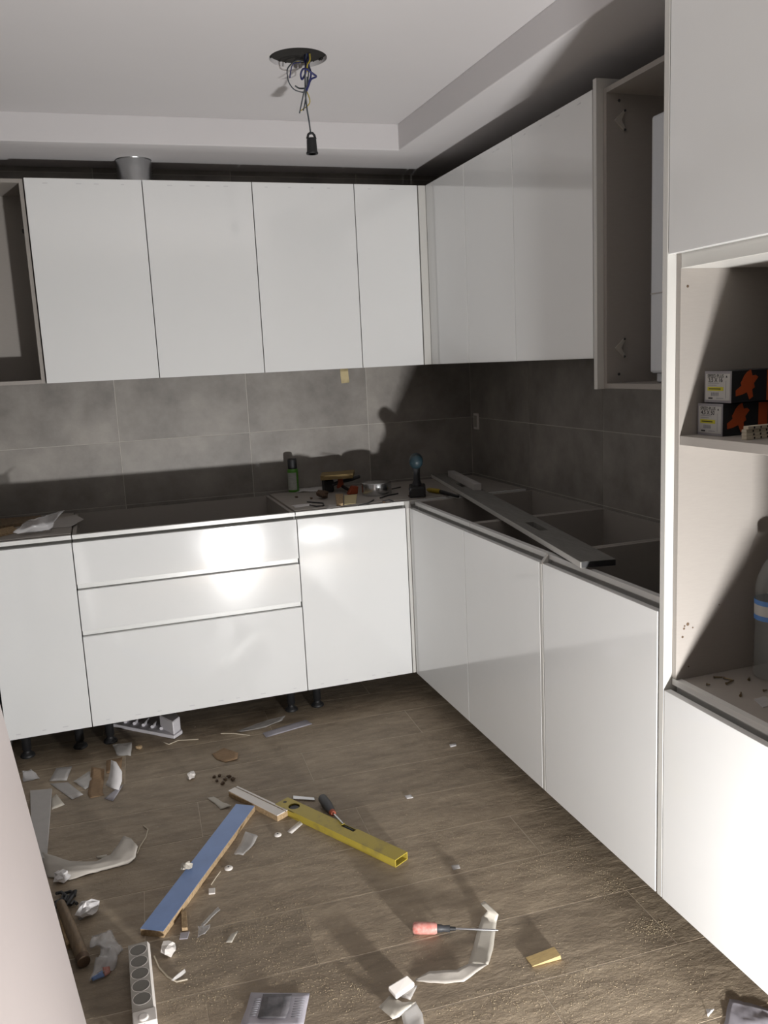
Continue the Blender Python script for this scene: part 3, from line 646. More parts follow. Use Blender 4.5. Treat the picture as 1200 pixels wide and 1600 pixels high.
# ------------------------------------------------------------------ in the tall cabinet niches
SZ = 1.332
def text_mesh(s, size, T, m, name, parent, bold=0.):
    cu = bpy.data.curves.new('t', 'FONT'); cu.body = s; cu.size = size; cu.align_x = 'CENTER'; cu.align_y = 'CENTER'; cu.offset = bold
    ob = bpy.data.objects.new('t', cu); COL.objects.link(ob); bpy.context.view_layer.update()
    me = bpy.data.meshes.new_from_object(ob.evaluated_get(bpy.context.evaluated_depsgraph_get())); bpy.data.objects.remove(ob)
    v = [T(Vector(x.co)) for x in me.vertices]; fs = [list(p.vertices) for p in me.polygons]; bpy.data.meshes.remove(me)
    return MB().add(v, fs).build(name, m, parent, fix=False)
def screw_box(x0, y0, z0, wid, hei, dep, line2, label, ang=0.):
    rt = thing('screw_box', (x0+dep/2, y0-wid/2, z0), label, 'box', 'boxes of screws on the niche shelf')
    ca_, sa_ = math.cos(ang), math.sin(ang)
    def T(p):   # p.x across the label (left to right in view = -Y), p.y depth, p.z up
        X, Y = p.y, -p.x; return Vector((x0 + X*ca_ - Y*sa_, y0 + X*sa_ + Y*ca_, z0 + p.z))
    MB(T).box(0,wid,0,dep,.0004,hei).build('carton', M['boxblack'], rt, bevel=.0008)
    en = MB(T).box(0,wid,-.0008,0,.0004,hei).build('carton_end', M['boxgrey'], rt)
    MB(T).box(.004,wid-.004,-.0014,-.0008,.006,hei-.006).build('label', M['labelwhite'], en)
    def TT(u, v): return lambda p: T(Vector((wid*u + p.x, -.0018, hei*v + p.y)))
    text_mesh('SPEED PLUS', wid*.118, TT(.42,.845), M['ink'], 'lettering', en, .00016)
    text_mesh(line2, wid*.155, TT(.42,.715), M['ink'], 'lettering', en, .00018)
    for v_, u0, u1 in ((.61,.14,.56),(.545,.14,.46)):
        MB(T).box(wid*u0,wid*u1,-.0018,-.0014,hei*v_,hei*(v_+.018)).build('text_line', M['inkgrey'], en)
    MB(T).box(wid*.12,wid*.72,-.0018,-.0014,hei*.38,hei*.50).build('yellow_band', M['labelyellow'], en)
    MB(T).box(wid*.18,wid*.62,-.0021,-.0018,hei*.425,hei*.455).build('band_text', M['ink'], en)
    for k in range(9): MB(T).box(wid*(.26+.033*k),wid*(.26+.033*k+(.012 if k%2 else .02)),-.0018,-.0014,hei*.22,hei*.33).build('barcode_bar', M['inkgrey'], en)
    MB(T).box(wid*.16,wid*.32,-.0018,-.0014,hei*.12,hei*.165).build('print_block', M['ink'], en)
    MB(T).box(wid*.46,wid*.72,-.0018,-.0014,hei*.135,hei*.155).build('text_line', M['inkgrey'], en)
    MB(T).box(wid*.80,wid*.81,-.0018,-.0014,hei*.15,hei*.70).build('rule', M['inkgrey'], en)
    MB(T).prism([Vector((wid*.80,-.0018,hei*.80)),Vector((wid*.86,-.0018,hei*.80)),Vector((wid*.83,-.0018,hei*.86))], (0,.0004,0)).build('arrow_mark', M['ink'], en)
    # orange splash mark on the long side
    pts = []; cx, cz = .045, hei*.55
    for k, (a, q) in enumerate(((96,.030),(78,.036),(60,.024),(45,.031),(30,.033),(8,.017),(-20,.021),(-45,.017),(-62,.033),(-82,.036),(-98,.018),(-125,.028),(-142,.042),(-160,.036),(-175,.018),(165,.021),(140,.020),(118,.024))):
        a = math.radians(a); pts.append(Vector((wid+.0005, cx+q*math.cos(a), cz+q*.95*math.sin(a))))
    MB(T).prism(pts, (.0005,0,0)).build('splash_mark', M['boxorange'], rt)
    MB(T).box(wid+.0004,wid+.0010,dep*.62,dep*.78,hei*.02,hei*.98).build('side_stripe', M['boxorange'], rt)
    return rt
screw_box(.074,-1.838,SZ+.0003,.085,.074,.16,'4,5 X 50','lower black and orange box of screws with a white end label, on the niche shelf',ang=0.)
screw_box(.080,-1.853,SZ+.0763,.087,.072,.16,'3,5 X 16','upper black and orange box of screws, stacked on another one',ang=.02)
fr_ = thing('folding_ruler', (.2,-1.98,SZ), 'folded pale ruler lying in front of the boxes of screws', 'ruler')
RF = fr2((.055,-2.005,SZ+.0004), 1, .10)
for k, (z, y, m_n, L_) in enumerate(((0,0,'sticks',.23),(.0075,.002,'sticks',.225),(.0150,.004,'sticks',.23),(.0225,.001,'sticks',.222))):
    sl = MB(RF).box(.002*k,L_,y-.014,y+.0,z,z+.007).build('slat', M[m_n], fr_, bevel=.0006)
    for q in range(5): MB(RF).box(.022+.02*q,.026+.02*q,y-.0144,y-.014,z+.001,z+.0055).build('mark', M['ink'], sl)
MB(RF).box(.09,.23,-.0185,-.0150,0,.015).build('yellow_slat', M['ytool'], fr_)

# water bottle
NF = .722
bt = thing('water_bottle', (.243,-1.915,NF), 'clear plastic water bottle with purple cap and blue label in the lower niche', 'bottle')
bc = (.243,-1.915,NF+.0005); pr = [(.030,0),(.040,.004),(.0425,.012)]
for k in range(7): pr += [(.0425,.02+.018*k),(.040,.028+.018*k),(.0425,.036+.018*k)]
pr += [(.0428,.15),(.0428,.205),(.041,.212),(.043,.222),(.0415,.24),(.036,.262),(.026,.285),(.0155,.302),(.0135,.306),(.0135,.318)]
MB().lathe(pr, bc, n=28).build('bottle_body', M['pet'], bt)
MB().lathe([(.0434,.152),(.0434,.202)], bc, n=28).build('paper_label', M['labelwhite'], bt, fix=False)
for z in (.152, .190): MB().lathe([(.0437,z),(.0437,z+.012)], bc, n=28).build('blue_band', M['bluelabel'], bt, fix=False)
MB().lathe([(.0155,.308),(.016,.310),(.016,.325),(.0001,.326)], bc, n=20).build('cap', M['purple'], bt)
# loose screws and bits on the niche floor
scr = [((1104,1069),(1110,1070)),((1115,1058),(1130,1058)),((1131,1059),(1146,1063)),((1135,1068),(1147,1062)),((1170,1062),(1171,1058)),((1157,1087),(1158,1081)),((1193,1079),(1199,1078))]
wh = ['leftmost','second from left, upper','third from left','lower middle','close to the bottle foot','nearest the front edge, alone','rightmost']
for i, (p, q) in enumerate(scr):
    a, b = fl(*p, NF+.004), fl(*q, NF+.004); s_ = thing('loose_screw', (a.x,a.y,NF), ['small dark screw on the niche floor, the leftmost one','screw lying across the back of the niche floor scatter','screw lying right beside the back one, tip towards the bottle','slanted screw just below the back pair on the niche floor','tiny upright-looking screw at the foot of the bottle','lone tiny screw in the middle front of the niche floor','dark screw at the right edge, in front of the bottle'][i], 'screw', 'screws on the niche floor')
    MB().tube([a, b.lerp(a,.15), b], [.0022,.0019,.0006], 6).build('shank', M['screw'], s_); MB().lathe([(.0036,0),(.0022,.002)], a, b-a, n=8).build('head', M['screw'], s_)
slab([(1178,1092),(1196,1087),(1206,1100),(1192,1105)], NF+.003, .0025, M['clear'], 'clear_packet', 'small clear plastic packet at the front of the niche floor', 'packet')

# ------------------------------------------------------------------ on the floor: boards and tools
bb_ = thing('blue_board', tuple(fl(310,1360)), 'long chipboard strip with a blue film face lying on the floor', 'board')
P = [fl(369,1256,.021), fl(398,1259,.021), fl(255,1455,.021), fl(219,1451,.021)]
MB().prism([p - Vector((0,0,.0008)) for p in P], (0,0,-.0196)).build('chipboard_core', M['chip'], bb_, bevel=.0005)
MB().prism(P, (0,0,-.0007)).build('blue_film', M['blue'], bb_)
gbd = thing('grooved_batten', tuple(fl(404,1250)), 'short white-faced batten with a groove, at the far end of the blue strip', 'board')
P = [fl(357,1235,.024), fl(371,1228,.024), fl(450,1265,.024), fl(433,1274,.024)]
def lerp4(u0, u1):
    a = [P[0].lerp(P[1],u0), P[0].lerp(P[1],u1), P[3].lerp(P[2],u1), P[3].lerp(P[2],u0)]; return a
MB().prism([p-Vector((0,0,.0030)) for p in P], (0,0,-.0206)).build('chipboard_core', M['chip'], gbd, bevel=.0005)
MB().prism(lerp4(0,.72), (0,0,-.0028)).build('white_face', M['whiteplastic'], gbd); MB().prism(lerp4(.84,1), (0,0,-.0028)).build('white_face', M['whiteplastic'], gbd)
# spirit level
LVp = fl(440,1250.7,.026); LVq = fl(627,1337.5,.026); dv = LVq - LVp; LV = fr2((LVp.x, LVp.y, .0005), dv.x, dv.y); LL = dv.length
lv = thing('spirit_level', (LVp.x, LVp.y, 0), 'yellow spirit level with a hollow end lying on the floor beside the batten', 'level')
m = MB(LV); w_ = .029; hgt = .0255; t_ = .0028
m.box(0,LL,-w_,w_,0,t_); m.box(0,LL,-w_,-w_+t_,t_,hgt-t_); m.box(0,LL,w_-t_,w_,t_,hgt-t_)
# top face with round vial opening near the far end and a window notch
hx = .066
m.hole_plate(hx-.03,hx+.03,-w_,w_,hx,0,.020,hgt,n=28); m.hole_plate(hx-.03,hx+.03,-w_,w_,hx,0,.020,hgt-t_,up=False,n=28)
m.box(0,hx-.03,-w_,w_,hgt-t_,hgt); m.box(hx+.03,.285,-w_,w_,hgt-t_,hgt); m.box(.285,.345,-w_,w_-.020,hgt-t_,hgt); m.box(.345,LL,-w_,w_,hgt-t_,hgt)
m.build('level_body', M['yellow'], lv, fix=False)
MB(LV).lathe([(.0195,.004),(.0195,.02),(.014,.021)], (hx,0,0), n=20).build('vial_capsule', M['darkgrey'], lv)
MB(LV).tube([(.292,w_-.011,.018),(.338,w_-.011,.018)], .006, 10).build('vial_tube', M['black'], lv)
MB(LV).lathe([(.0065,hgt),(.006,hgt+.0005)], (.018,0,0), n=14).build('hanging_hole', M['black'], lv)
# grey screwdriver leaning on the level
a, b, c = fl(503,1246,.020), fl(519,1269,.024), fl(536,1287,.033)
sd = thing('screwdriver', (a.x,a.y,0), 'dark grey screwdriver with its tip on the yellow level', 'screwdriver')
MB().tube([a, a.lerp(b,.08), a.lerp(b,.5), a.lerp(b,.85), b], [.012,.0165,.018,.0145,.0115], 12).build('handle', M['darkgrey'], sd)
MB().tube([b, b.lerp(c,.14)], [.0118,.009], 12).build('red_collar', M['orange'], sd)
MB().tube([b.lerp(c,.12), b.lerp(c,.9), c], [.0035,.0035,.002], 8).build('shaft', M['steel'], sd)
slab([(458,1243),(491,1246),(492,1250),(458,1248)], .005, .0045, M['steel'], 'metal_strip', 'thin bright metal strip behind the grey screwdriver handle', 'strip')
# red screwdriver
a, b, c, e = fl(645,1450,.0165), fl(683,1450.5,.0165), fl(703,1451,.0165), fl(778,1453.5,.012)
rs = thing('screwdriver', (a.x,a.y,0), 'faded red screwdriver lying across the tape ribbon', 'screwdriver')
m = MB(); m.tube([a, a.lerp(b,.06), a.lerp(b,.3), a.lerp(b,.9), b], [.011,.0155,.0162,.0155,.013], 10); m.build('handle', M['redhandle'], rs)
MB().tube([b, b.lerp(c,.35), b.lerp(c,.5), c], [.0105,.010,.008,.0095], 10).build('collar', M['darkgrey'], rs)
MB().tube([c, c.lerp(e,.12)], [.006,.005], 8).build('ferrule', M['black'], rs)
MB().tube([c.lerp(e,.1), c.lerp(e,.92), e], [.0032,.0032,.0018], 8).build('shaft', M['steel'], rs)
# pine wedge
P = [fl(821,1496,.006), fl(832,1510,.006), fl(876,1493,.016), fl(866,1479,.016)]; Bt = [Vector((p.x,p.y,.0004)) for p in (fl(821,1497), fl(832,1511), fl(877,1499), fl(867,1485))]
tag(MB().add(P + Bt, [(0,1,2,3),(7,6,5,4),(0,4,5,1),(1,5,6,2),(2,6,7,3),(3,7,4,0)]).build('wooden_wedge', M['wood'], bevel=.0006), 'small pine wedge lying on the floor tiles', 'wedge')
# tape ribbon
tp = thing('tape_ribbon', tuple(fl(740,1490)), 'long folded ribbon of pale adhesive tape lying under the red screwdriver', 'tape')
patch([[(751,1412,.03),(757,1408,.03)],[(762,1424,.024),(779,1429,.020)],[(753,1433,.006),(776,1440,.006)],[(746,1455,.003),(774,1456,.003)],[(739,1482,.002),(770,1485,.003)],[(731,1508,.003),(763,1508,.012)]], M['tape'], 'tape_run', parent=tp, crumple=.002, seed=3, thick=.0005)
patch([[(733,1505,.010),(762,1507,.013)],[(713,1517,.008),(725,1534,.003)],[(690,1517,.006),(695,1537,.003)],[(670,1518,.006),(672,1536,.002)],[(649,1530,.003),(650,1533,.002)]], M['foam'], 'tape_fold', parent=tp, crumple=.002, seed=4, thick=.0005)
patch([[(652,1540,.002),(640,1535,.002)],[(641,1562,.002),(620,1555,.002)]], M['film'], 'tape_end', parent=tp, crumple=.001, seed=6, thick=.0005, zmin=0)
t2 = thing('tape_scrap', tuple(fl(630,1580)), 'folded scrap of pale tape at the bottom edge beside the white clip', 'tape')
patch([[(608,1556,.003),(592,1573,.022)],[(628,1566,.012),(614,1594,.02)],[(650,1566,.014),(625,1588,.006)]], M['tape'], 'tape_fold', parent=t2, crumple=.002, seed=5, thick=.0005)
patch([[(650,1566,.014),(626,1582,.008)],[(660,1585,.006),(630,1600,.004)],[(664,1612,.003),(634,1622,.003)]], M['film'], 'tape_run', parent=t2, crumple=.002, seed=8, thick=.0005)
P = [fl(606,1541,.030), fl(636,1523,.030), fl(648,1535,.022), fl(619,1556,.022)]
wc = thing('plastic_clip', tuple(fl(627,1552)), 'bright white plastic clip beside the tape scrap', 'clip')
MB().prism(P, (0,0,-.012)).build('clip_body', M['whiteplastic'], wc, bevel=.003, seg=2); MB().prism([fl(612,1546,.012), fl(640,1530,.012), fl(646,1537,.010), fl(620,1554,.010)], (0,0,-.0095)).build('clip_foot', M['whiteplastic'], wc)

# power strip
ps = thing('power_strip', (-1.311,-1.51,0), 'grey and white five-socket power strip on the floor at lower left', 'power strip')
PX0, PX1, PZ = -1.3385, -1.2835, .045; CXP = (PX0+PX1-.006)/2; cy = [-1.392-.0465*i for i in range(5)]
m = MB(); m.box(PX0,PX1,-1.662,-1.364,.0006,.024); m.build('base', M['whiteplastic'], ps, bevel=.002)
m = MB()
edges = [-1.364] + [(cy[i]+cy[i+1])/2 for i in range(4)] + [-1.617]
for i in range(5): m.hole_plate(PX0,PX1-.006,edges[i+1],edges[i],CXP,cy[i],.0205,PZ,n=28)
m.add([(PX0,edges[5],.024),(PX1-.006,edges[5],.024),(PX1-.006,edges[0],.024),(PX0,edges[0],.024),(PX0,edges[5],PZ),(PX1-.006,edges[5],PZ),(PX1-.006,edges[0],PZ),(PX0,edges[0],PZ)], [(0,1,5,4),(2,3,7,6),(3,0,4,7)])
tpp = m.build('socket_housing', M['socketgrey'], ps, fix=False)
MB().prism([(PX1-.006,-1.6175,.0245),(PX1,-1.6175,.0245),(PX1,-1.6175,PZ-.010),(PX1-.006,-1.6175,PZ)], (0,.2535,0)).build('side_trim', M['whiteplastic'], ps)
for i in range(5):
    sk_ = MB().lathe([(.0205,.0455),(.0195,.0445),(.0190,.026),(.0001,.026)], (CXP,cy[i],0), n=28).build('socket_cup', M['cup'], ps, fix=False)
    rg = MB().lathe([(.0205,.0450),(.0215,.0458),(.0225,.0452)], (CXP,cy[i],0), n=28).build('socket_rim', M['whiteplastic'], sk_, fix=False)
    for s_ in (-1,1):
        MB().lathe([(.0026,.0262),(.0024,.0268)], (CXP+.0065*s_,cy[i]-.0065*s_,0), n=8).build('pin_hole', M['black'], sk_)
        MB().box(CXP-.002,CXP+.002,cy[i]+.0165*s_-.002,cy[i]+.0165*s_+.002,.03,.043).build('earth_clip', M['steel'], sk_)
MB().box(PX0,PX1,-1.662,-1.6175,.0245,PZ+.0006).build('end_cap', M['whiteplastic'], ps, bevel=.002)
MB().tube([(-1.315,-1.645,PZ-.004),(-1.312,-1.665,PZ-.006),(-1.306,-1.70,.03),(-1.30,-1.76,.008),(-1.30,-1.9,.006),(-1.25,-2.3,.006)], .0042).build('cord', M['whiteplastic'], ps)
MB().lathe([(.012,PZ+.0006),(.012,PZ+.004),(.008,PZ+.0045)], (-1.314,-1.645,0), n=16).build('cord_clamp', M['whiteplastic'], ps)

# printed sheets
il = thing('instruction_sheet', tuple(fl(430,1580)), 'printed instruction sheet with a dark picture at the bottom edge of the photo', 'paper')
patch([[(392,1550,.003),(440,1551,.004),(484,1551,.006)],[(385,1575,.002),(432,1576,.003),(479,1576,.004)],[(374,1604,.004),(425,1606,.008),(474,1603,.004)]], M['print'], 'sheet', parent=il, crumple=.0008, seed=2, thick=.0005, zmin=0)
patch([[(411,1553,.0075),(456,1553,.009)],[(406,1575,.0065),(452,1576,.008)],[(402,1590,.0075),(446,1591,.0095)]], M['photo'], 'printed_picture', parent=il, thick=.0003, crumple=.0004, seed=2)
for k in range(8): patch([[(398-k*1.1,1560+k*3.6,.0065),(408-k*1.1,1560+k*3.6,.0068)],[(397.6-k*1.1,1561.2+k*3.6,.0065),(407.6-k*1.1,1561.2+k*3.6,.0068)]], M['inkgrey'], 'text_line', parent=il, sub=1, thick=.0003)
for k in range(8): patch([[(461-k*.9,1560+k*4,.008),(477-k*1.,1560+k*4,.009)],[(460.6-k*.9,1561+k*4,.008),(476.6-k*1.,1561+k*4,.009)]], M['inkgrey'], 'text_line', parent=il, sub=1, thick=.0003)
fpaper([[(1139,1560,.004),(1170,1567,.004),(1206,1578,.004)],[(1136,1580,.003),(1165,1585,.007),(1210,1595,.004)],[(1128,1608,.003),(1160,1612,.003),(1215,1620,.003)]], M['print'], 'paper_sheet', 'creased greyish paper sheet at the lower right corner', 'paper', crumple=.004, seed=9)
fpaper([[(1103,1576,.002),(1116,1576,.012)],[(1106,1588,.002),(1109,1585,.004)]], M['paper'], 'paper_corner', 'tiny torn white paper corner near the sheet at lower right', 'paper', sub=2)

# lower left clutter
slab([(47,1235),(81,1232),(73,1340),(50,1342)], .010, .0096, M['greycard'], 'flat_panel_strip', 'flat pale grey panel strip lying beside the leaning panel', 'panel')
fpaper([[(66,1331,.012),(110,1345,.006),(150,1345,.010),(172,1336,.012),(193,1306,.03),(205,1309,.03)],[(66,1345,.01),(105,1352,.02),(145,1350,.02),(178,1344,.016),(196,1330,.02),(215,1322,.025)],[(70,1358,.005),(110,1362,.02),(150,1358,.012),(185,1350,.012),(200,1346,.01),(212,1338,.012)],[(75,1370,.004),(108,1374,.006),(150,1362,.004),(185,1353,.004),(200,1349,.004),(205,1346,.004)]], M['foam'], 'foam_wrap_sheet', 'long curled sheet of foam wrap on the floor at the left', 'wrap', crumple=.003, seed=3, thick=.0012)
cb_ = thing('cable_bundle', tuple(fl(100,1410)), 'small bundle of black cables beside the leaning panel', 'cables')
for i, pts in enumerate([[(84,1424),(90,1408),(98,1403),(104,1410),(112,1395),(118,1392),(116,1400)],[(88,1396),(96,1394),(104,1400),(98,1414),(94,1424)],[(86,1410),(96,1406),(100,1396),(110,1393),(116,1397),(106,1412),(100,1420)],[(110,1414),(116,1408),(120,1412)]]):
    MB().tube([fl(x, y, .006+.007*((i+k) % 2)) for k, (x, y) in enumerate(pts)], .005, 7).build('cable', M['darkgrey'], cb_)
a, b, c = fl(99,1422,.018), fl(122,1478,.018), fl(131,1502,.018)
hm_ = thing('hammer', (a.x,a.y,0), 'worn brown wooden tool handle lying beside the leaning panel', 'tool')
MB().tube([a + (a-b)*.2, a, a.lerp(b,.5), b, b.lerp(c,.6), c], [.013,.014,.0165,.0175,.017,.013], 12).build('handle', M['oldwood'], hm_)
MB().tube([b.lerp(c,.75), c + (c-b)*.03], [.0178,.0168], 12).build('handle_end', M['brown'], hm_)
slab([(93,1437),(100,1435),(109,1474),(104,1477)], .014, .0135, M['chip'], 'wood_lath', 'short pale wood lath tucked between the brown handle and the leaning panel', 'wood')
crumpled(fl(137,1430), .028, M['paper'], 'crumpled_tissue', 'crumpled white paper with a pointed tip beside the black cables', 'paper', 11, .7, n=12)
fpaper([[(120,1424,.01),(130,1421,.014)],[(124,1436,.006),(132,1432,.006)]], M['film'], 'film_flap', 'small film flap left of the crumpled white paper', 'film', crumple=.004, seed=7)
crumpled(fl(97,1376), .026, M['paper'], 'paper_wad', 'small cream paper wad under the near edge of the foam wrap', 'paper', 15, .55, n=10)
fb = thing('plastic_bag', tuple(fl(165,1490)), 'crumpled clear plastic bag with a red and blue end left of the power strip', 'bag')
patch([[(143,1458,.02),(160,1453,.035),(176,1451,.02)],[(140,1475,.03),(160,1470,.03),(180,1468,.02)],[(158,1482,.02),(172,1480,.03),(194,1480,.012)],[(152,1496,.03),(168,1494,.03),(184,1493,.012)],[(145,1512,.02),(162,1510,.02),(180,1508,.01)],[(140,1528,.015),(155,1520,.02),(172,1515,.01)]], M['clear'], 'bag_film', parent=fb, crumple=.010, seed=13, zmin=.0, sub=4)
patch([[(142,1528,.016),(160,1517,.02)],[(145,1534,.006),(164,1526,.006)]], M['blue'], 'blue_print', parent=fb, crumple=.002, seed=1)
patch([[(160,1512,.02),(171,1510,.018)],[(164,1526,.006),(173,1520,.006)]], M['redhandle'], 'red_print', parent=fb, crumple=.002, seed=2)

# scraps under and in front of the drawers
pt = thing('polystyrene_tray', tuple(fl(232,1140)), 'white ridged polystyrene packing corner under the drawer unit', 'packing')
P = [fl(176,1131,.016), fl(272,1150,.016), fl(285,1141,.016), fl(262,1105,.016), fl(205,1112,.016)]
MB().prism(P, (0,0,-.0155)).build('tray_base', M['poly'], pt, bevel=.002)
for k in range(5):
    a, b = fl(196+14*k,1130+2.6*k,.016), fl(204+14*k,1121+2.6*k,.016); MB().tube([a+Vector((0,0,.006)), b+Vector((0,0,.006))], .008, 6).build('ridge', M['poly'], pt)
a, b = fl(272,1149,.016), fl(283,1140,.016); MB().prism([a, b, b+Vector((-.02,.10,0)), a+Vector((-.05,.10,0))], (0,0,.06)).build('tray_block', M['poly'], pt, bevel=.004)
FK = [
 ([[(130/4+0,1080+505/4,.02),(195/4,1080+485/4,.03)],[(38,1222,.002),(62,1216,.002)]], 'clear', 'film_scrap', 'crumpled clear film scrap at the far left near the cabinet', 'film', .012),
 ([[(88,1200,.003),(113,1197,.003)],[(77,1220,.002),(104,1219,.002)]], 'greycard', 'card_piece', 'grey card piece left of the brown cardboard, farther one', 'card', .001),
 ([[(78,1224,.003),(106,1222,.003)],[(113,1249,.002),(130,1241,.002)]], 'greycard', 'card_piece', 'larger grey card piece in front of the other grey card', 'card', .001),
 ([[(81,1247,.003),(88,1241,.01)],[(81,1265,.002),(101,1257,.002)]], 'tape', 'paper_scrap', 'pale torn paper scrap beside the flat grey panel strip', 'paper', .003),
 ([[(114,1220,.006),(140,1205,.012)],[(133,1233,.003),(146,1225,.004)]], 'film', 'film_scrap', 'bluish film scrap tucked under the brown cardboard', 'film', .004),
 ([[(143,1198,.03),(163,1201,.03)],[(141,1215,.006),(162,1218,.006)],[(137,1240,.003),(160,1238,.003)],[(141,1247,.002),(163,1242,.002)]], 'cardboard', 'cardboard_flap', 'folded brown cardboard flap in the litter at the left', 'cardboard', .001),
 ([[(166,1188,.006),(191,1183,.006)],[(166,1208,.003),(189,1205,.003)]], 'cardboard', 'cardboard_scrap', 'small brown cardboard scrap behind the upright white strip', 'cardboard', .002),
 ([[(173,1184,.085),(181,1187,.085)],[(172,1199,.060),(190,1202,.060)],[(169,1213,.034),(190,1217,.034)],[(164,1223,.010),(184,1234,.010)]], 'paper', 'white_strip', 'bright white curved strip standing on the litter at the left', 'strip', .0),
 ([[(178,1235,.004),(193,1226,.006)],[(163,1247,.002),(176,1252,.002)]], 'print', 'paper_scrap', 'greyish paper scrap under the bright white strip', 'paper', .002),
 ([[(176,1163,.012),(206,1159,.03)],[(182,1180,.003),(205,1180,.004)]], 'film', 'film_scrap', 'crumpled milky film scrap in front of the packing corner', 'film', .006),
 ([[(331,1178,.004),(350,1168,.006),(372,1176,.012)],[(338,1186,.003),(352,1191,.002),(371,1185,.008)]], 'cardboard', 'cardboard_scrap', 'lone brown cardboard scrap in front of the drawers', 'cardboard', .002),
 ([[(369,1142,.003),(412,1127,.006),(446,1118,.006)],[(376,1144,.002),(416,1136,.004),(441,1125,.004)]], 'film', 'film_strip', 'twisted film strip lying just in front of the cabinets', 'film', .004),
 ([[(410,1145,.003),(478,1124,.003)],[(416,1152,.002),(488,1131,.002)]], 'print', 'film_strip', 'straight grey plastic strip lying in front of the corner cabinet', 'strip', .001),
 ([[(324,1246,.004),(334,1244,.004)],[(338,1257,.003),(348,1253,.003)],[(345,1264,.003),(362,1258,.010)]], 'tape', 'film_curl', 'small curled film strip above the blue board', 'film', .002),
 ([[(384,1298,.02),(403,1305,.022)],[(376,1316,.006),(396,1320,.010)],[(365,1334,.004),(380,1335,.004)]], 'film', 'film_tongue', 'torn milky film tongue right of the blue board', 'film', .004),
 ([[(313,1444,.004),(340,1416,.004)],[(316,1448,.004),(344,1420,.004)]], 'film', 'film_sliver', 'slanted milky film sliver near the near end of the blue board', 'film', .002),
 ([[(308,1444,.012),(326,1443,.02)],[(309,1464,.004),(322,1462,.004)]], 'clear', 'film_crumple', 'crumpled clear film at the foot of the slanted film sliver', 'film', .012),
 ([[(362,1458,.003),(372,1454,.004)],[(352,1472,.002),(362,1472,.003)]], 'tape', 'film_leaf', 'pale leaf-shaped film scrap on the dusty tiles', 'film', .001),
 ([[(448,1298,.004),(468,1281,.012)],[(456,1301,.004),(473,1286,.012)]], 'whiteplastic', 'plastic_shell', 'white half-round plastic cover beside the yellow level', 'plastic', .0),
 ([[(268,1530,.010),(288,1514,.016)],[(274,1531,.004),(290,1519,.006)]], 'film', 'film_scrap', 'thin bent film scrap right of the power strip', 'film', .006),
 ([[(705,1352,.006),(717,1350,.004)],[(708,1359,.002),(719,1356,.002)]], 'greycard', 'chip_scrap', 'tiny pale chip beside the grout line right of the yellow level', 'debris', .001),
 ([[(632,1243,.003),(641,1241,.004)],[(636,1248,.002),(646,1246,.002)]], 'paper', 'paper_chip', 'tiny white chip lying on a grout line in the middle of the floor', 'debris', .001),
 ([[(702,1163,.002),(712,1161,.003)],[(704,1167,.002),(713,1165,.002)]], 'paper', 'paper_chip', 'tiny white chip near the corner of the right run', 'debris', .0),
 ([[(150,1337,.004),(167,1334,.005)],[(153,1341,.003),(168,1338,.004)]], 'tape', 'foam_chip', 'small pale disc behind the foam wrap', 'debris', .0),
]
for i, (rows_, m_, nm, lb, ct, cr) in enumerate(FK): fpaper(rows_, M[m_], nm, lb, ct, crumple=cr, seed=30+i, sub=4 if cr else 2)
# small solids
sm_ = [((299,1213),'white_plug','small white plastic plug lying in front of the drawers','plug',.019,'whiteplastic'),
       ((217,1167),'wood_chip','yellowish lump beside the milky film scrap','debris',.014,'chip'),
       ((264,1486),'plastic_scrap','bright white plastic scrap right of the power strip','plastic',.022,'whiteplastic'),
       ((290,1358),'glue_blob','','',.0,'whiteplastic')]
for i, ((x, y), nm, lb, ct, q, m_) in enumerate(sm_):
    if q: crumpled(fl(x, y+3), q, M[m_], nm, lb, ct, 50+i, .6, n=9)
crumpled(fl(291,1359,.0212), .017, M['tape'], 'plastic_blob', 'whitish plastic blob stuck on the edge of the blue board', 'plastic', 61, .55, n=11)
# white screw cover caps
for i, ((x, y), lb, q) in enumerate([((434,1304),'oval white screw cover cap near the white half-round cover',.013),((357,1356),'oval white screw cover cap right of the blue board',.014)]):
    c = fl(x, y, .003); ob = thing('cover_cap', (c.x,c.y,0), lb, 'cap', 'white cover caps')
    MB().lathe([(q*.95,.0005),(q,.002),(q*.8,.0055),(.004,.0065)], (c.x,c.y,0), n=18).build('cap_body', M['whiteplastic'], ob)
    MB().lathe([(.0035,.0062),(.0028,.0072)], (c.x,c.y,0), n=10).build('cap_hole', M['darkgrey'], ob)
slab([(283,1424),(291,1423),(293,1449),(284,1450)], .012, .0115, M['chip'], 'wood_stick', 'short wooden stick beside the near end of the blue board', 'wood')
slab([(282,1457),(296,1455),(293,1466),(280,1467)], .003, .0025, M['print'], 'metal_plate', 'small perforated plate just below the short wooden stick', 'plate')
slab([(326,1388),(336,1387),(336,1395),(326,1396)], .005, .0045, M['whiteplastic'], 'plastic_tile', 'tiny white plastic square right of the blue board', 'plastic')
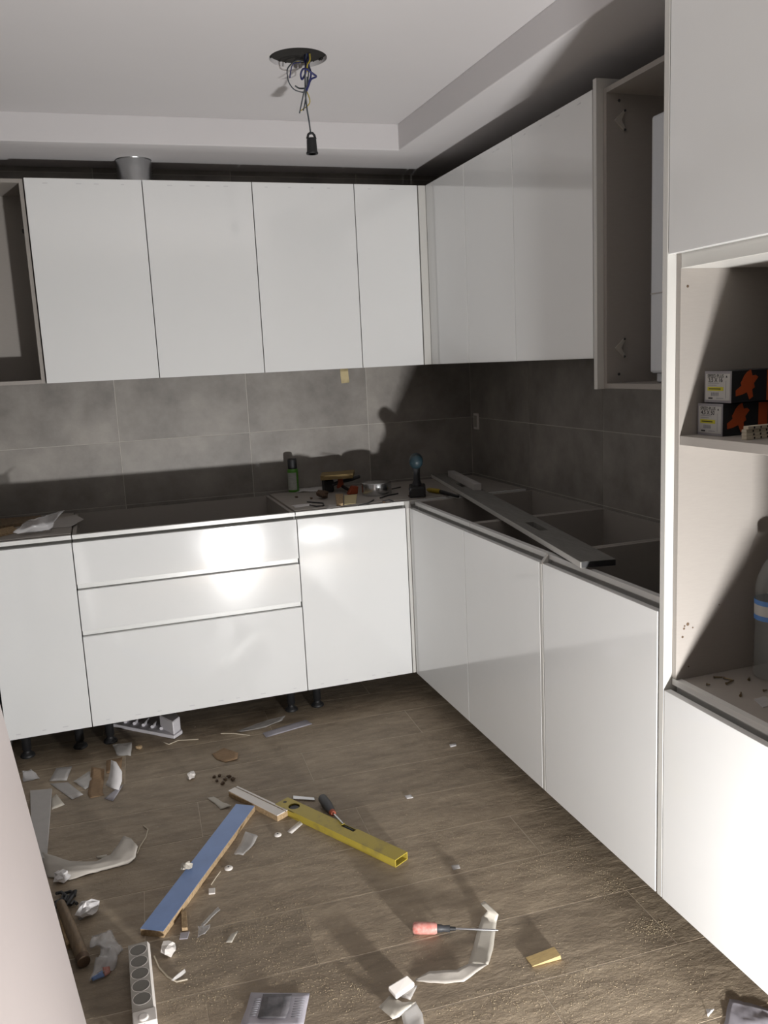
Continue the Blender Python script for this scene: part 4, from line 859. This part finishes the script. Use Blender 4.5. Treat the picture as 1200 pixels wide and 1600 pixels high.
for i, (pa, rad, lb) in enumerate([([(241,1494),(249,1512),(262,1526),(276,1534),(293,1530)], .0022, 'thin pale cable tie curling right of the power strip'), ([(345,1146),(365,1146),(390,1149)], .0022, 'thin wooden stick in front of the drawers'), ([(256,1160),(264,1163),(278,1157),(310,1155)], .0022, 'thin bent pale stick in front of the packing corner'), ([(224,1290),(231,1296),(228,1308),(219,1322),(214,1334)], .0020, 'thin brown sliver curving beside the foam wrap'), ([(330,1382),(338,1370),(344,1362)], .0018, 'short pale sliver beside the white cover cap')]):
    tag(MB().tube([fl(x, y, rad+.0006) for x, y in pa], rad, 6).build(('cable_tie','thin_stick','bent_stick','brown_sliver','pale_sliver')[i], M['sticks']), lb, ('cable tie','stick','stick','sliver','sliver')[i])
# dark crumbs
for i, (x, y) in enumerate([(343,1213),(352,1219),(339,1221),(358,1215),(348,1225),(364,1219),(335,1215)]):
    crumpled(fl(x, y), random.uniform(.006,.011), M['brown'], 'brown_crumb', 'dark brown crumb in the small cluster in front of the drawers', 'debris', 90+i, .5, n=7, group='brown crumbs in front of the drawers')
crumpled(fl(495,1100), .014, M['chip'], 'yellow_crumb', 'pale crumb by the cabinet foot under the corner cabinet', 'debris', 77, .4, n=8)

# sawdust: uncountable grains in drifts
random.seed(21); gv = []; gf = []
def grain(x, y, s):
    n = len(gv); a = random.uniform(0, 6.28); ca_, sa_ = math.cos(a)*s, math.sin(a)*s; z = .0003
    gv.extend([(x+ca_, y+sa_, z), (x-sa_*.6, y+ca_*.6, z), (x-ca_*.9, y-sa_*.9, z), (x+sa_*.5, y-ca_*.5, z), (x, y, z+s*.8)])
    gf.extend([(n,n+1,n+4),(n+1,n+2,n+4),(n+2,n+3,n+4),(n+3,n,n+4)])
segs = [(fl(384,1257), fl(237,1453), .06), (fl(364,1232), fl(441,1270), .06), (LVp, LVq, .045), (Vector((-1.311,-1.36,0)), Vector((-1.311,-1.67,0)), .04), (fl(756,1412), fl(745,1508), .08), (fl(745,1508), fl(630,1545), .08)]
def blocked(x, y):
    if y > -.01: return True
    p = Vector((x, y))
    for a, b, w2 in segs:
        a, b = Vector((a.x, a.y)), Vector((b.x, b.y)); t = max(0, min(1, (p-a).dot(b-a)/(b-a).length_squared))
        if (p - a.lerp(b, t)).length < w2: return True
    return False
drifts = [((400,1170),.22,500),((470,1120),.22,420),((350,1215),.05,140),((205,1180),.10,200),((600,1320),.28,900),((450,1330),.16,420),((420,1440),.14,700),((330,1480),.10,360),((980,1380),.10,420),((1020,1450),.05,260),((900,1330),.16,420),((700,1560),.25,900),((450,1530),.18,600),((760,1350),.25,700),((560,1540),.12,360),((850,1560),.16,420),((620,1180),.3,420),((300,1560),.12,360),((180,1370),.08,140),((1000,1540),.16,360)]
for (px, py), sp_, cnt in drifts:
    c = fl(px, py)
    for k in range(int(cnt*2.2)):
        x, y = c.x + random.gauss(0, sp_*.55)*1.3, c.y + random.gauss(0, sp_*.45)
        if x > .05 and y > -2.6 or x < -1.72 or y > .5: continue
        if blocked(x, y): continue
        grain(x, y, random.choice((.0005,.0006,.0007,.0009,.0011,.0016)))
me = bpy.data.meshes.new('sawdust'); me.from_pydata(gv, [], gf); me.materials.append(M['dust'])
sdst = bpy.data.objects.new('sawdust', me); COL.objects.link(sdst); tag(sdst, 'pale sawdust and crumbs scattered over the floor tiles', 'sawdust'); sdst['kind'] = 'stuff'
